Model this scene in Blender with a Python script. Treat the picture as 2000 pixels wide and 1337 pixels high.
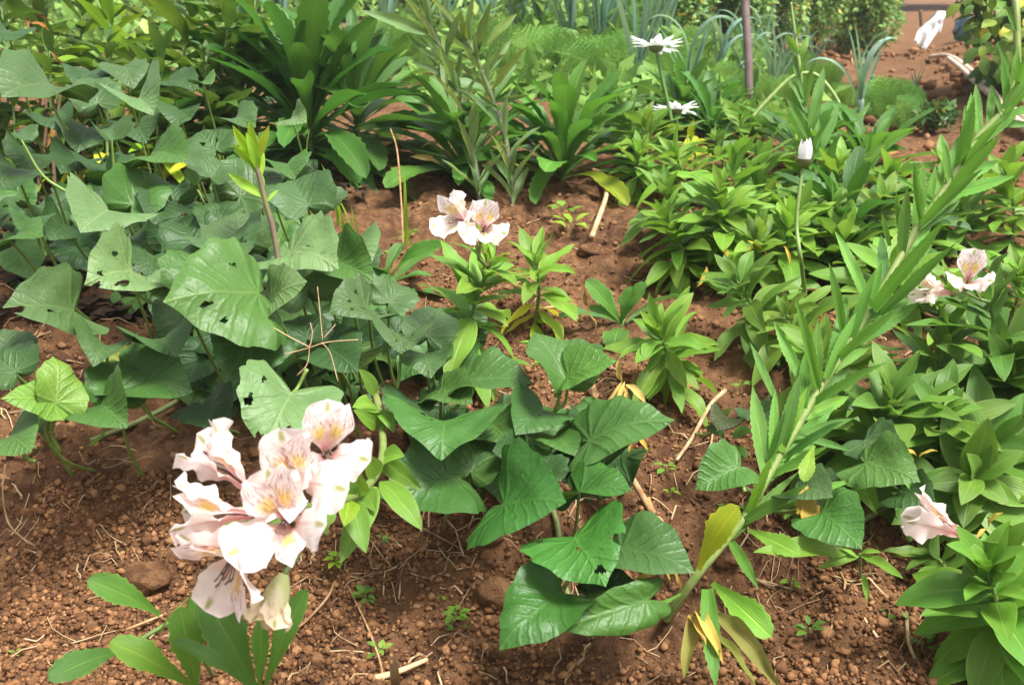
import bpy, math, random
import numpy as np
from mathutils import Vector, Matrix

# ------------------------------------------------------------------ camera, light, exposure
SC = bpy.context.scene
for o in list(bpy.data.objects):
    bpy.data.objects.remove(o)
PITCH = math.radians(20.0)
CAM = Vector((0.0, 0.0, 0.60))
FPX = 1963.0                      # focal length in pixels of the 2000 px wide photograph
cam_data = bpy.data.cameras.new('camera')
cam_data.sensor_width = 36.0
cam_data.lens = FPX / 2000.0 * 36.0
cam_data.clip_start = 0.02
cam_data.clip_end = 2000.0
cam_data.dof.use_dof = True
cam_data.dof.focus_distance = 1.02
cam_data.dof.aperture_fstop = 14.0
cam = bpy.data.objects.new('camera', cam_data)
SC.collection.objects.link(cam)
cam.location = CAM
cam.rotation_euler = (math.pi / 2 - PITCH, 0, 0)
SC.camera = cam

SUN_EL, SUN_AZ = math.radians(66), math.radians(122)      # azimuth from +Y towards +X: high light from the right
world = bpy.data.worlds.new('World')
SC.world = world
world.use_nodes = True
wn = world.node_tree.nodes
wn.clear()
sky = wn.new('ShaderNodeTexSky')
sky.sky_type = 'NISHITA'
sky.sun_disc = False
sky.sun_elevation = SUN_EL
sky.sun_rotation = SUN_AZ
sky.air_density = 1.0
sky.dust_density = 4.0
sky.ozone_density = 1.0
hs = wn.new('ShaderNodeHueSaturation')
hs.inputs['Saturation'].default_value = 0.22           # overcast: nearly colourless sky
bg = wn.new('ShaderNodeBackground')
bg.inputs['Strength'].default_value = 0.05
wo = wn.new('ShaderNodeOutputWorld')
L_ = world.node_tree.links.new
L_(sky.outputs[0], hs.inputs['Color'])
L_(hs.outputs[0], bg.inputs['Color'])
L_(bg.outputs[0], wo.inputs['Surface'])
sun_d = bpy.data.lights.new('sun', 'SUN')
sun_d.energy = 1.5
sun_d.angle = math.radians(17)
sun_d.color = (1.0, 0.975, 0.93)
sun = bpy.data.objects.new('sun', sun_d)
SC.collection.objects.link(sun)
sd = Vector((math.sin(SUN_AZ) * math.cos(SUN_EL), math.cos(SUN_AZ) * math.cos(SUN_EL), math.sin(SUN_EL)))
sun.rotation_euler = (-sd).to_track_quat('-Z', 'Y').to_euler()
sun.location = (0, 0, 5)
SC.view_settings.view_transform = 'Standard'
SC.view_settings.look = 'None'
SC.view_settings.exposure = 2.4
SC.view_settings.gamma = 1.0
SC.view_settings.use_curve_mapping = False
SC.render.engine = 'CYCLES'
SC.cycles.max_bounces = 6
SC.cycles.diffuse_bounces = 3
SC.cycles.glossy_bounces = 2
SC.cycles.transmission_bounces = 4
SC.cycles.volume_bounces = 1
SC.cycles.caustics_reflective = False
SC.cycles.caustics_refractive = False

R = random.Random(7)
NR = np.random.RandomState(11)
COL = SC.collection

# ------------------------------------------------------------------ maths helpers
FWD = Vector((0, math.cos(PITCH), -math.sin(PITCH)))
UPV = Vector((0, math.sin(PITCH), math.cos(PITCH)))
RGT = Vector((1, 0, 0))
UP = Vector((0, 0, 1))

def P(px, py, d):
    """photo pixel and distance along the view axis -> point in the garden"""
    return CAM + d * (FWD + (px - 1000.0) / FPX * RGT + (668.5 - py) / FPX * UPV)

def row_angle(r):
    return -PITCH + math.atan((668.5 - r) / FPX)

_tab = NR.rand(256, 256)
def vnoise(x, y):
    xi = np.floor(x).astype(int); yi = np.floor(y).astype(int)
    fx = x - xi; fy = y - yi
    fx = fx * fx * (3 - 2 * fx); fy = fy * fy * (3 - 2 * fy)
    a = _tab[xi & 255, yi & 255]; b = _tab[(xi + 1) & 255, yi & 255]
    c = _tab[xi & 255, (yi + 1) & 255]; d = _tab[(xi + 1) & 255, (yi + 1) & 255]
    return (a * (1 - fx) + b * fx) * (1 - fy) + (c * (1 - fx) + d * fx) * fy
def fbm(x, y, o=4):
    s = 0; a = 1; t = 0
    for i in range(o):
        s = s + a * vnoise(x * 2 ** i + 17.3 * i, y * 2 ** i + 5.1 * i); t += a; a *= 0.5
    return s / t - 0.5

# profile of the bank and terrace: (photo row seen there, distance in front of the camera)
_prof = [(1337, .72), (1130, .87), (960, .935), (880, 1.0), (700, 1.22), (550, 1.48), (450, 1.68), (350, 1.95), (300, 2.15)]
_py = [0.0, 0.5] + [d for r, d in _prof] + [3.0, 4.2, 6.5, 10, 20, 60, 1500]
_pz = [.03, .03] + [CAM.z + d * math.tan(row_angle(r)) for r, d in _prof] + [.25, .235, .20, .16, .10, .05, .0]
_yy = np.concatenate([np.arange(0, 8, 0.01), np.geomspace(8, 1500, 300)])
_zz = np.interp(_yy, _py, _pz)
_k = np.exp(-0.5 * (np.arange(-8, 9) / 3.0) ** 2); _k /= _k.sum()
_zs = np.convolve(np.pad(_zz, 8, mode='edge'), _k, mode='valid')
_zz[:780] = _zs[:780]

def hbase(x, y):
    x = np.asarray(x, float); y = np.asarray(y, float)
    ys = y + 0.03 * np.sin(x * 5 + 1.0) * np.exp(-((y - 0.95) / 0.25) ** 2)
    z = np.interp(ys, _yy, _zz)
    z = z + 0.05 * np.exp(-((x + 0.62) / 0.35) ** 2 - ((y - 1.4) / 0.3) ** 2)
    z = z + 0.035 * np.exp(-((x - 0.28) / 0.22) ** 2 - ((y - 1.62) / 0.12) ** 2)
    z = z + 0.04 * fbm(x * 3, y * 3, 3) * np.clip(y, 0.5, 2) / 1.5
    # the worn path at the right sinks a little, banks rise beside it
    pc = 0.75 + 0.36 * (y - 2.0)
    m = np.clip((y - 1.9) / 0.6, 0, 1) * np.clip((9 - y) / 2, 0, 1)
    z = z - 0.05 * m * np.exp(-((x - pc) / 0.28) ** 2) + 0.10 * m * np.clip((x - pc - 0.3) / 0.4, 0, 1)
    return z

def hfine(x, y):
    z = hbase(x, y)
    near = np.clip((3.2 - y) / 1.5, 0, 1)
    z = z + .11 * np.exp(-((y - .925) / .06) ** 2) * (fbm(x * 9 + 4, y * 9, 3) - .06)
    c = fbm(x * 22, y * 22, 4)
    z = z + near * (0.040 * c + 0.014 * (np.abs(fbm(x * 55 + 3, y * 55, 3)) * 2 - 0.3))
    lump = np.clip(fbm(x * 14 + 9, y * 14 + 2, 3) * 3.2, 0, 1)
    z = z + near * 0.02 * lump * np.clip((1.9 - y) / .6, 0, 1)
    return z

_ts = np.concatenate([np.arange(0.4, 3, 0.004), np.geomspace(3, 120, 600)])
def G(px, py, dz=0.0):
    """the point of the soil seen at a photo pixel"""
    v = FWD + (px - 1000.0) / FPX * RGT + (668.5 - py) / FPX * UPV
    x = CAM.x + _ts * v.x; y = CAM.y + _ts * v.y; z = CAM.z + _ts * v.z
    below = np.nonzero(z < hbase(x, y))[0]
    i = below[0] if len(below) else len(_ts) - 1
    return Vector((x[i], y[i], float(hbase(x[i], y[i])) + dz))
def ground_at(x, y, dz=0.0):
    return Vector((x, y, float(hbase(x, y)) + dz))
def depth_of(p):
    return (p - CAM).dot(FWD)

def catmull(pts, n=8):
    pts = [Vector(p) for p in pts]
    if len(pts) == 2:
        return [pts[0].lerp(pts[1], i / n) for i in range(n + 1)]
    q = [pts[0] * 2 - pts[1]] + pts + [pts[-1] * 2 - pts[-2]]
    out = []
    for i in range(1, len(q) - 2):
        for k in range(n):
            t = k / n
            out.append(0.5 * ((2 * q[i]) + (q[i + 1] - q[i - 1]) * t + (2 * q[i - 1] - 5 * q[i] + 4 * q[i + 1] - q[i + 2]) * t * t
                              + (3 * q[i] - q[i - 1] - 3 * q[i + 1] + q[i + 2]) * t ** 3))
    out.append(pts[-1])
    return out

# ------------------------------------------------------------------ objects
def tag(o, label=None, cat=None, group=None, kind=None):
    if label: o['label'] = label
    if cat: o['category'] = cat
    if group: o['group'] = group
    if kind: o['kind'] = kind
    return o

def thing(name, label, cat, loc, group=None):
    o = bpy.data.objects.new(name, None)
    o.empty_display_size = 0.02
    o.location = loc
    COL.objects.link(o)
    return tag(o, label, cat, group)

def put(name, me, parent=None, tint=None, mw=None):
    o = bpy.data.objects.new(name, me)
    COL.objects.link(o)
    if parent is not None:
        o.parent = parent
    if tint is not None:
        o.color = (tint[0], tint[1], tint[2], 1)
    if mw is not None:
        o.matrix_basis = mw
    return o

def root_loc(o):
    p = Vector(o.location)
    while o.parent is not None:
        o = o.parent; p = p + o.location
    return p

def mesh_of(name, verts, faces, mat=None, uv=None, smooth=True):
    me = bpy.data.meshes.new(name)
    me.from_pydata([tuple(v) for v in verts], [], [tuple(int(i) for i in f) for f in faces])
    if mat is not None:
        me.materials.append(mat)
    if uv is not None:
        lay = me.uv_layers.new(name='UVMap')
        idx = np.empty(len(me.loops), np.int32)
        me.loops.foreach_get('vertex_index', idx)
        lay.data.foreach_set('uv', np.asarray(uv, np.float32)[idx].ravel())
    if smooth:
        me.polygons.foreach_set('use_smooth', np.ones(len(me.polygons), bool))
    me.update()
    return me

def bulk_mesh(name, V, F, mat):
    """one mesh from numpy arrays, all faces with the same corner count"""
    me = bpy.data.meshes.new(name)
    n, k = F.shape
    me.vertices.add(len(V)); me.vertices.foreach_set('co', V.astype(np.float32).ravel())
    me.loops.add(n * k); me.loops.foreach_set('vertex_index', F.astype(np.int32).ravel())
    me.polygons.add(n)
    me.polygons.foreach_set('loop_start', np.arange(0, n * k, k, dtype=np.int32))
    me.polygons.foreach_set('use_smooth', np.ones(n, bool))
    me.materials.append(mat)
    me.update(calc_edges=True)
    return me

def tube_geo(pts, radii, sides=6, cap=True):
    pts = [Vector(p) for p in pts]
    n = len(pts)
    if not hasattr(radii, '__len__'):
        radii = [radii] * n
    elif len(radii) == 2:
        radii = [radii[0] + (radii[1] - radii[0]) * i / (n - 1) for i in range(n)]
    V = []; F = []
    t0 = (pts[1] - pts[0]).normalized()
    a = t0.orthogonal().normalized()
    for i, p in enumerate(pts):
        t = (pts[min(i + 1, n - 1)] - pts[max(i - 1, 0)])
        t = t.normalized() if t.length > 1e-9 else t0
        a = (a - t * a.dot(t)).normalized()
        b = t.cross(a)
        for k in range(sides):
            c = 2 * math.pi * k / sides
            V.append(p + radii[i] * (math.cos(c) * a + math.sin(c) * b))
    for i in range(n - 1):
        for k in range(sides):
            k2 = (k + 1) % sides
            F.append((i * sides + k, i * sides + k2, (i + 1) * sides + k2, (i + 1) * sides + k))
    if cap:
        F.append(tuple(range(sides))[::-1]); F.append(tuple((n - 1) * sides + k for k in range(sides)))
    return V, F

def tube(name, pts, radii, mat, parent=None, sides=6, tint=None, n=6):
    pts = catmull(pts, n) if len(pts) < 12 else pts
    base = root_loc(parent) if parent is not None else Vector((0, 0, 0))
    org = Vector(pts[0])
    V, F = tube_geo([Vector(p) - org for p in pts], radii, sides)
    o = put(name, mesh_of(name, V, F, mat), parent, tint)
    o.location = org - base
    return o

def frame(d, n):
    x = d.normalized()
    z = n - x * n.dot(x)
    if z.length < 1e-5:
        z = x.orthogonal()
    z.normalize()
    y = z.cross(x)
    return Matrix(((x.x, y.x, z.x), (x.y, y.y, z.y), (x.z, y.z, z.z)))

def place(name, me, parent, pos, d, n, s=1.0, roll=0.0, tint=None, sy=None):
    m = frame(d, n)
    if roll:
        m = Matrix.Rotation(roll, 3, d.normalized()) @ m
    base = root_loc(parent) if parent is not None else Vector((0, 0, 0))
    m = m @ Matrix.Diagonal((s, s * (sy or 1), s))
    mw = m.to_4x4()
    mw.translation = pos - base
    return put(name, me, parent, tint, mw)

# ------------------------------------------------------------------ materials
class NT:
    def __init__(self, name):
        self.m = bpy.data.materials.new(name)
        self.m.use_nodes = True
        self.t = self.m.node_tree
        self.t.nodes.clear()
    def node(self, typ, **kw):
        n = self.t.nodes.new(typ)
        for k, v in kw.items():
            setattr(n, k, v)
        return n
    def link(self, a, b):
        self.t.links.new(a, b)
    def setin(self, sock, v):
        if isinstance(v, bpy.types.NodeSocket):
            self.link(v, sock)
        elif isinstance(v, (tuple, list)) and len(v) == 3 and sock.type == 'RGBA':
            sock.default_value = (*v, 1)
        else:
            sock.default_value = v
    def math(self, op, a, b=0.0, c=0.0, clamp=False):
        n = self.node('ShaderNodeMath', operation=op, use_clamp=clamp)
        self.setin(n.inputs[0], a); self.setin(n.inputs[1], b)
        if len(n.inputs) > 2: self.setin(n.inputs[2], c)
        return n.outputs[0]
    def step(self, x, a, b):
        """smooth 0..1 as x goes from a to b (a may exceed b)"""
        n = self.node('ShaderNodeMapRange', interpolation_type='SMOOTHSTEP')
        if a <= b:
            lo, hi, o0, o1 = a, b, 0.0, 1.0
        else:
            lo, hi, o0, o1 = b, a, 1.0, 0.0
        self.setin(n.inputs['Value'], x)
        n.inputs['From Min'].default_value = lo; n.inputs['From Max'].default_value = hi
        n.inputs['To Min'].default_value = o0; n.inputs['To Max'].default_value = o1
        return n.outputs['Result']
    def mix(self, f, a, b, mode='MIX'):
        n = self.node('ShaderNodeMix', data_type='RGBA', blend_type=mode)
        self.setin(n.inputs[0], f); self.setin(n.inputs[6], a); self.setin(n.inputs[7], b)
        return n.outputs[2]
    def noise(self, vec, scale, detail=3, rough=0.55):
        n = self.node('ShaderNodeTexNoise')
        if vec is not None: self.link(vec, n.inputs['Vector'])
        n.inputs['Scale'].default_value = scale; n.inputs['Detail'].default_value = detail
        n.inputs['Roughness'].default_value = rough
        return n.outputs['Fac']
    def vec(self, x, y, z=0.0):
        n = self.node('ShaderNodeCombineXYZ')
        self.setin(n.inputs[0], x); self.setin(n.inputs[1], y); self.setin(n.inputs[2], z)
        return n.outputs[0]
    def bump(self, h, strength=0.3, dist=0.002):
        n = self.node('ShaderNodeBump')
        n.inputs['Strength'].default_value = strength; n.inputs['Distance'].default_value = dist
        self.link(h, n.inputs['Height'])
        return n.outputs[0]
    def principled(self, col, rough=0.5, spec=0.5, normal=None, sheen=0.0):
        n = self.node('ShaderNodeBsdfPrincipled')
        self.setin(n.inputs['Base Color'], col); self.setin(n.inputs['Roughness'], rough)
        n.inputs['Specular IOR Level'].default_value = spec
        if normal is not None: self.link(normal, n.inputs['Normal'])
        return n.outputs[0]
    def out(self, shader):
        o = self.node('ShaderNodeOutputMaterial')
        self.link(shader, o.inputs['Surface'])
        return self.m

def leaf_mat(name, top, back, vein, kind='lance', rough=0.42, spec=0.45, transl=0.3, tcol=None, veinamt=0.6, blotch=None, bump=0.35):
    t = NT(name)
    uv = t.node('ShaderNodeUVMap').outputs[0]
    sep = t.node('ShaderNodeSeparateXYZ'); t.link(uv, sep.inputs[0])
    u, v = sep.outputs[0], sep.outputs[1]
    av = t.math('ABSOLUTE', v)
    oi = t.node('ShaderNodeObjectInfo')
    rnd = oi.outputs['Random']
    tc = t.node('ShaderNodeTexCoord').outputs['Object']
    uvr = t.vec(u, v, t.math('MULTIPLY', rnd, 37.0))
    if kind == 'heart':
        ang = t.math('ARCTAN2', av, u)
        r = t.math('SQRT', t.math('ADD', t.math('MULTIPLY', u, u), t.math('MULTIPLY', v, v)))
        w = t.math('ADD', t.math('SUBTRACT', u, t.math('MULTIPLY', av, 1.05)), t.math('MULTIPLY', t.math('MULTIPLY', av, av), .55))
        w = t.math('ADD', w, t.math('MULTIPLY', t.math('SUBTRACT', t.noise(uvr, 4.0, 3), .5), .16))
        front = t.step(w, -.03, .03)
        lat = t.math('PINGPONG', w, 0.085)                                  # side veins leaving the midrib
        rad = t.math('MULTIPLY', t.math('PINGPONG', t.math('SUBTRACT', ang, .15), 0.33), r)  # basal veins
        d = t.math('ADD', t.math('MULTIPLY', lat, front), t.math('MULTIPLY', rad, t.math('SUBTRACT', 1.0, front)))
        fine = t.step(d, 0.011, 0.002)
        mid = t.step(av, 0.016, 0.005)
        veins = t.math('MAXIMUM', t.math('MULTIPLY', fine, .38), mid)
        soft = t.math('MULTIPLY', t.step(t.math('MINIMUM', d, av), 0.045, 0.0), -.55)
        ter = t.noise(uvr, 16, 3)
        height = t.math('ADD', soft, t.math('MULTIPLY', ter, 0.9))
        edge = t.step(r, 2.0, 3.0)
    else:
        mid = t.step(av, 0.10, 0.02)
        st = t.math('PINGPONG', v, 0.085)
        stripes = t.math('MULTIPLY', t.step(st, 0.035, 0.0), 0.30)
        veins = t.math('MAXIMUM', mid, stripes)
        height = t.math('ADD', t.math('MULTIPLY', veins, -0.8), t.math('MULTIPLY', t.noise(uvr, 9, 2), 0.5))
        edge = t.step(av, 0.86, 1.0)
    nz = t.noise(uvr, 3.2, 4)
    base = t.mix(t.math('MULTIPLY', veins, veinamt), top, vein)
    base = t.mix(t.math('MULTIPLY', edge, 0.45), base, vein)
    # per-leaf and across-leaf variation
    val = t.math('ADD', 0.78, t.math('MULTIPLY', rnd, 0.44))
    val = t.math('MULTIPLY', val, t.math('ADD', 0.72, t.math('MULTIPLY', nz, 0.56)))
    base = t.mix(1.0, base, t.vec(val, val, val), 'MULTIPLY')
    if blotch:
        b = t.step(t.noise(uvr, 5.5, 4), 0.66, 0.74)
        base = t.mix(t.math('MULTIPLY', b, 0.75), base, blotch)
    geo = t.node('ShaderNodeNewGeometry')
    bk = t.mix(t.math('MULTIPLY', veins, veinamt), back, vein)
    base = t.mix(geo.outputs['Backfacing'], base, bk)
    base = t.mix(1.0, base, oi.outputs['Color'], 'MULTIPLY')
    nrm = t.bump(height, bump * (1.7 if kind == 'heart' else 1.0), 0.0018)
    sh = t.principled(base, rough, spec, nrm)
    tr = t.node('ShaderNodeBsdfTranslucent')
    t.setin(tr.inputs['Color'], t.mix(1.0, tcol or tuple(min(1, c * 2.2) for c in top), oi.outputs['Color'], 'MULTIPLY'))
    mx = t.node('ShaderNodeMixShader')
    mx.inputs[0].default_value = transl
    t.link(sh, mx.inputs[1]); t.link(tr.outputs[0], mx.inputs[2])
    return t.out(mx.outputs[0])

def plain_mat(name, col, col2=None, scale=60, rough=0.7, spec=0.3, bump=0.0, tinted=True, stretch=None):
    t = NT(name)
    tc = t.node('ShaderNodeTexCoord').outputs['Object']
    if stretch:
        mp = t.node('ShaderNodeMapping'); mp.inputs['Scale'].default_value = stretch
        t.link(tc, mp.inputs['Vector']); tc = mp.outputs[0]
    nz = t.noise(tc, scale, 4)
    c = t.mix(t.step(nz, 0.35, 0.65), col, col2 or tuple(x * 0.6 for x in col))
    if tinted:
        oi = t.node('ShaderNodeObjectInfo')
        c = t.mix(1.0, c, oi.outputs['Color'], 'MULTIPLY')
    return t.out(t.principled(c, rough, spec, t.bump(nz, bump, 0.003) if bump else None))

def soil_mat():
    t = NT('red_soil')
    pos = t.node('ShaderNodeNewGeometry').outputs['Position']
    a = t.noise(pos, 6, 5); b = t.noise(pos, 55, 5, 0.65); c = t.noise(pos, 320, 4, 0.7)
    col = t.mix(t.step(a, 0.35, 0.68), (0.085, 0.039, 0.019), (0.165, 0.082, 0.037))
    col = t.mix(t.step(b, 0.38, 0.7), col, (0.245, 0.125, 0.058))
    col = t.mix(t.math('MULTIPLY', t.step(c, 0.5, 0.28), 0.75), col, (0.07, 0.032, 0.018))
    moss = t.math('MULTIPLY', t.step(t.noise(pos, 13, 4), 0.60, 0.74), 0.35)
    col = t.mix(moss, col, (0.085, 0.075, 0.022))
    h = t.math('ADD', b, t.math('MULTIPLY', c, 0.5))
    return t.out(t.principled(col, 0.9, 0.15, t.bump(h, 1.0, 0.009)))

def crumb_mat():
    t = NT('soil_crumb')
    pos = t.node('ShaderNodeNewGeometry').outputs['Position']
    isl = t.node('ShaderNodeNewGeometry').outputs['Random Per Island']
    rmp = t.node('ShaderNodeValToRGB')
    e = rmp.color_ramp.elements
    e[0].position = 0; e[0].color = (0.10, 0.047, 0.023, 1)
    e[1].position = 1; e[1].color = (0.34, 0.175, 0.08, 1)
    e2 = e.new(0.6); e2.color = (0.185, 0.088, 0.038, 1)
    t.link(isl, rmp.inputs[0])
    b = t.noise(pos, 260, 4, 0.7)
    col = t.mix(t.math('MULTIPLY', t.step(b, 0.55, 0.3), 0.55), rmp.outputs[0], (0.085, 0.04, 0.022))
    return t.out(t.principled(col, 0.92, 0.12, t.bump(b, 0.6, 0.002)))

M = {}
M['soil'] = soil_mat()
M['crumb'] = crumb_mat()
M['sweet'] = leaf_mat('sweet_potato_leaf', (0.0135, 0.041, 0.0125), (0.045, 0.095, 0.025), (0.085, 0.13, 0.04), 'heart', 0.42, 0.26, 0.10, (0.10, 0.24, 0.03), 0.55, blotch=(0.06, 0.055, 0.02))
M['alstro'] = leaf_mat('alstroemeria_leaf', (0.115, 0.235, 0.032), (0.14, 0.26, 0.055), (0.26, 0.36, 0.08), 'lance', 0.44, 0.32, 0.32, (0.20, 0.36, 0.04), 0.5)
M['daisy'] = leaf_mat('daisy_leaf', (0.062, 0.158, 0.026), (0.09, 0.19, 0.042), (0.16, 0.26, 0.05), 'lance', 0.44, 0.34, 0.28, (0.14, 0.32, 0.04), 0.55, bump=0.5)
M['lily'] = leaf_mat('lily_leaf', (0.085, 0.165, 0.05), (0.13, 0.20, 0.085), (0.20, 0.27, 0.09), 'lance', 0.5, 0.35, 0.32, (0.25, 0.36, 0.06), 0.5)
M['leek'] = leaf_mat('leek_leaf', (0.10, 0.19, 0.135), (0.12, 0.22, 0.155), (0.17, 0.27, 0.17), 'lance', 0.5, 0.35, 0.22, (0.2, 0.34, 0.14), 0.35)
M['bush'] = leaf_mat('bush_leaf', (0.085, 0.17, 0.035), (0.11, 0.2, 0.05), (0.18, 0.24, 0.05), 'lance', 0.5, 0.35, 0.28, (0.25, 0.34, 0.04), 0.4, blotch=(0.30, 0.26, 0.04))
M['stem'] = plain_mat('green_stem', (0.12, 0.20, 0.05), (0.17, 0.24, 0.075), 90, 0.5, 0.4)
M['purple_stem'] = plain_mat('purple_stem', (0.115, 0.095, 0.085), (0.12, 0.15, 0.06), 70, 0.5, 0.4, stretch=(1, 1, .2))
M['brown_stem'] = plain_mat('brown_stem', (0.14, 0.08, 0.045), (0.09, 0.06, 0.035), 120, 0.75, 0.2, 0.3)
M['straw'] = plain_mat('dry_straw', (0.50, 0.36, 0.21), (0.30, 0.19, 0.10), 55, 0.8, 0.15, 0.25)
M['dead'] = leaf_mat('withered_leaf', (0.36, 0.25, 0.07), (0.34, 0.24, 0.09), (0.42, 0.33, 0.14), 'lance', 0.7, 0.2, 0.3, (0.5, 0.34, 0.08), 0.4, blotch=(0.17, 0.08, 0.03))
M['yellow_heart'] = leaf_mat('yellowed_leaf', (0.36, 0.235, 0.02), (0.34, 0.24, 0.03), (0.42, 0.33, 0.08), 'heart', 0.5, 0.35, 0.25, (0.7, 0.5, 0.05), 0.4, blotch=(0.3, 0.16, 0.03))

# ------------------------------------------------------------------ leaf shapes
def heart_half(style):
    if style == 'shoulder':
        pts = [(-.05, 0), (-.20, .10), (-.30, .27), (-.29, .43), (-.15, .55), (.03, .61), (.19, .59), (.38, .53), (.58, .42), (.76, .26), (.89, .10), (1.0, 0)]
    elif style == 'round':
        pts = [(-.06, 0), (-.24, .12), (-.34, .32), (-.28, .50), (-.08, .62), (.16, .63), (.40, .55), (.60, .42), (.78, .25), (.91, .09), (1.0, 0)]
    else:
        pts = [(-.05, 0), (-.20, .10), (-.29, .28), (-.23, .45), (-.05, .56), (.16, .60), (.38, .55), (.58, .43), (.76, .27), (.89, .11), (1.0, 0)]
    return pts

_hcache = {}
def heart_mesh(rnd, style='plain', fold=0.35, bend=0.5, cup=0.25, wave=0.03, wr=1.0, holes=(), mat=None, name='leaf', rings=9):
    pts = [Vector((x, y * wr, 0)) for x, y in heart_half(style)]
    sm = catmull(pts, 8 if holes else 3)
    if holes: rings = 26
    half = [(p.x, p.y) for p in sm]
    out = []
    ph = rnd.random() * 6
    n = len(half)
    fq = .5 if holes else 1.3
    for i, (x, y) in enumerate(half):
        k = 1 + 0.04 * math.sin(i * fq + ph) + (0.012 if holes else 0.02) * rnd.uniform(-1, 1)
        out.append((x, y * k))
    lo = []
    ph2 = rnd.random() * 6
    for i, (x, y) in list(enumerate(half))[1:-1][::-1]:
        k = 1 + 0.04 * math.sin(i * fq * 1.1 + ph2) + (0.012 if holes else 0.02) * rnd.uniform(-1, 1)
        lo.append((x, -y * k))
    ring = out + lo
    m = len(ring)
    xy = [(0.0, 0.0)]
    rr = [0.0]
    for j in range(1, rings + 1):
        s = (j / rings) ** 0.9
        for x, y in ring:
            xy.append((x * s, y * s)); rr.append(s)
    cup = cup + rnd.uniform(0, .3)
    kx = rnd.choice([2, 3, 4]); ky = rnd.random() * 6.28
    fl, fr = fold * (1 + rnd.uniform(-.25, .25)), fold * (1 + rnd.uniform(-.25, .25))
    V = []
    for (x, y), s in zip(xy, rr):
        f = fl if y >= 0 else fr
        ay = math.sqrt(y * y + 0.014) - 0.118
        yy = math.copysign(max(0.0, abs(y)) * math.cos(f), y)
        z = ay * math.sin(f) + cup * y * y - .15 * s ** 4 * (0.6 + 0.4 * math.sin(2 * math.atan2(y, x) + ky))
        a = math.atan2(abs(y), x)
        r = math.hypot(x, y)
        tri = abs(((a / 0.62) + 0.5) % 1.0 - 0.5) * 2        # 0 at a vein, 1 between veins
        z += 0.012 * math.sin(tri * 1.5708) ** 1.5 * min(1, r * 2.2) + 0.016 * math.sin(11 * x + 3 * abs(y) + ky * 3) * math.sin(9 * y + ky) * min(1, r * 2) + 0.028 * math.sin(5.5 * x + ky) * math.cos(6.5 * y + ky * 1.7) * min(1, r * 2)
        z += 1.9 * wave * s ** 2 * math.sin(kx * math.atan2(y, x) + ky) + wave * 0.5 * s ** 3 * math.sin(9 * math.atan2(y, x) + ky * 2)
        if abs(bend) > 1e-4:
            t = bend * max(x, -0.4)
            xx = math.sin(t) / bend; z2 = (1 - math.cos(t)) / bend
            V.append((xx - math.sin(t) * 0 + z * math.sin(t), yy, z * math.cos(t) - z2))
        else:
            V.append((x, yy, z))
    F = []
    def ok(ids):
        cx = sum(xy[i][0] for i in ids) / len(ids); cy = sum(xy[i][1] for i in ids) / len(ids)
        for hx, hy, ha, hb in holes:
            dx_, dy_ = (cx - hx) / ha, (cy - hy) / hb
            if dx_ * dx_ + dy_ * dy_ < 1 + .45 * math.sin(3 * math.atan2(dy_, dx_) + hx * 40):
                return False
        return True
    for k in range(m):
        F.append((0, 1 + k, 1 + (k + 1) % m))
    for j in range(rings - 1):
        for k in range(m):
            a = 1 + j * m + k; b = 1 + j * m + (k + 1) % m
            f = (a, a + m, b + m, b)
            if ok(f): F.append(f)
    return mesh_of(name, V, F, mat or M['sweet'], uv=xy)

def width_at(shape, u):
    if shape == 'alstro':
        return max(0.10 * (1 - u), math.sin(math.pi * u ** 0.92) ** 0.85)
    if shape == 'daisy':
        s = 0.20 + 0.80 * min(1, max(0, (u - 0.08) / 0.56)) ** 1.3
        if u > 0.66: s *= math.sqrt(max(0, 1 - ((u - 0.66) / 0.34) ** 2.1))
        return s
    if shape == 'linear':
        s = 0.62 + 0.38 * min(1, u / 0.35)
        if u > 0.5: s *= (1 - ((u - 0.5) / 0.5) ** 1.8)
        return s
    if shape == 'strap':
        return (0.75 + 0.25 * min(1, u * 3)) * (1 - u ** 3.5) if u < 1 else 0
    if shape == 'ovate':
        return max(0.07 * (1 - u), math.sin(math.pi * u ** 0.8) ** 0.9)
    if shape == 'outer':
        if u > .985: return .10 if u < .995 else 0.0
        s = 0.13 + 0.87 * min(1, max(0, (u - 0.12) / 0.55)) ** 1.4
        if u > 0.72: s *= math.sqrt(max(0, 1 - ((u - 0.72) / 0.29) ** 2.4))
        return s
    if shape == 'inner':
        s = 0.12 + 0.88 * min(1, max(0, (u - 0.18) / 0.5)) ** 1.3
        if u > 0.7: s *= (1 - ((u - 0.7) / 0.3) ** 1.7) ** 1.15 if u < 1 else 0
        return s
    return 1.0

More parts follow.
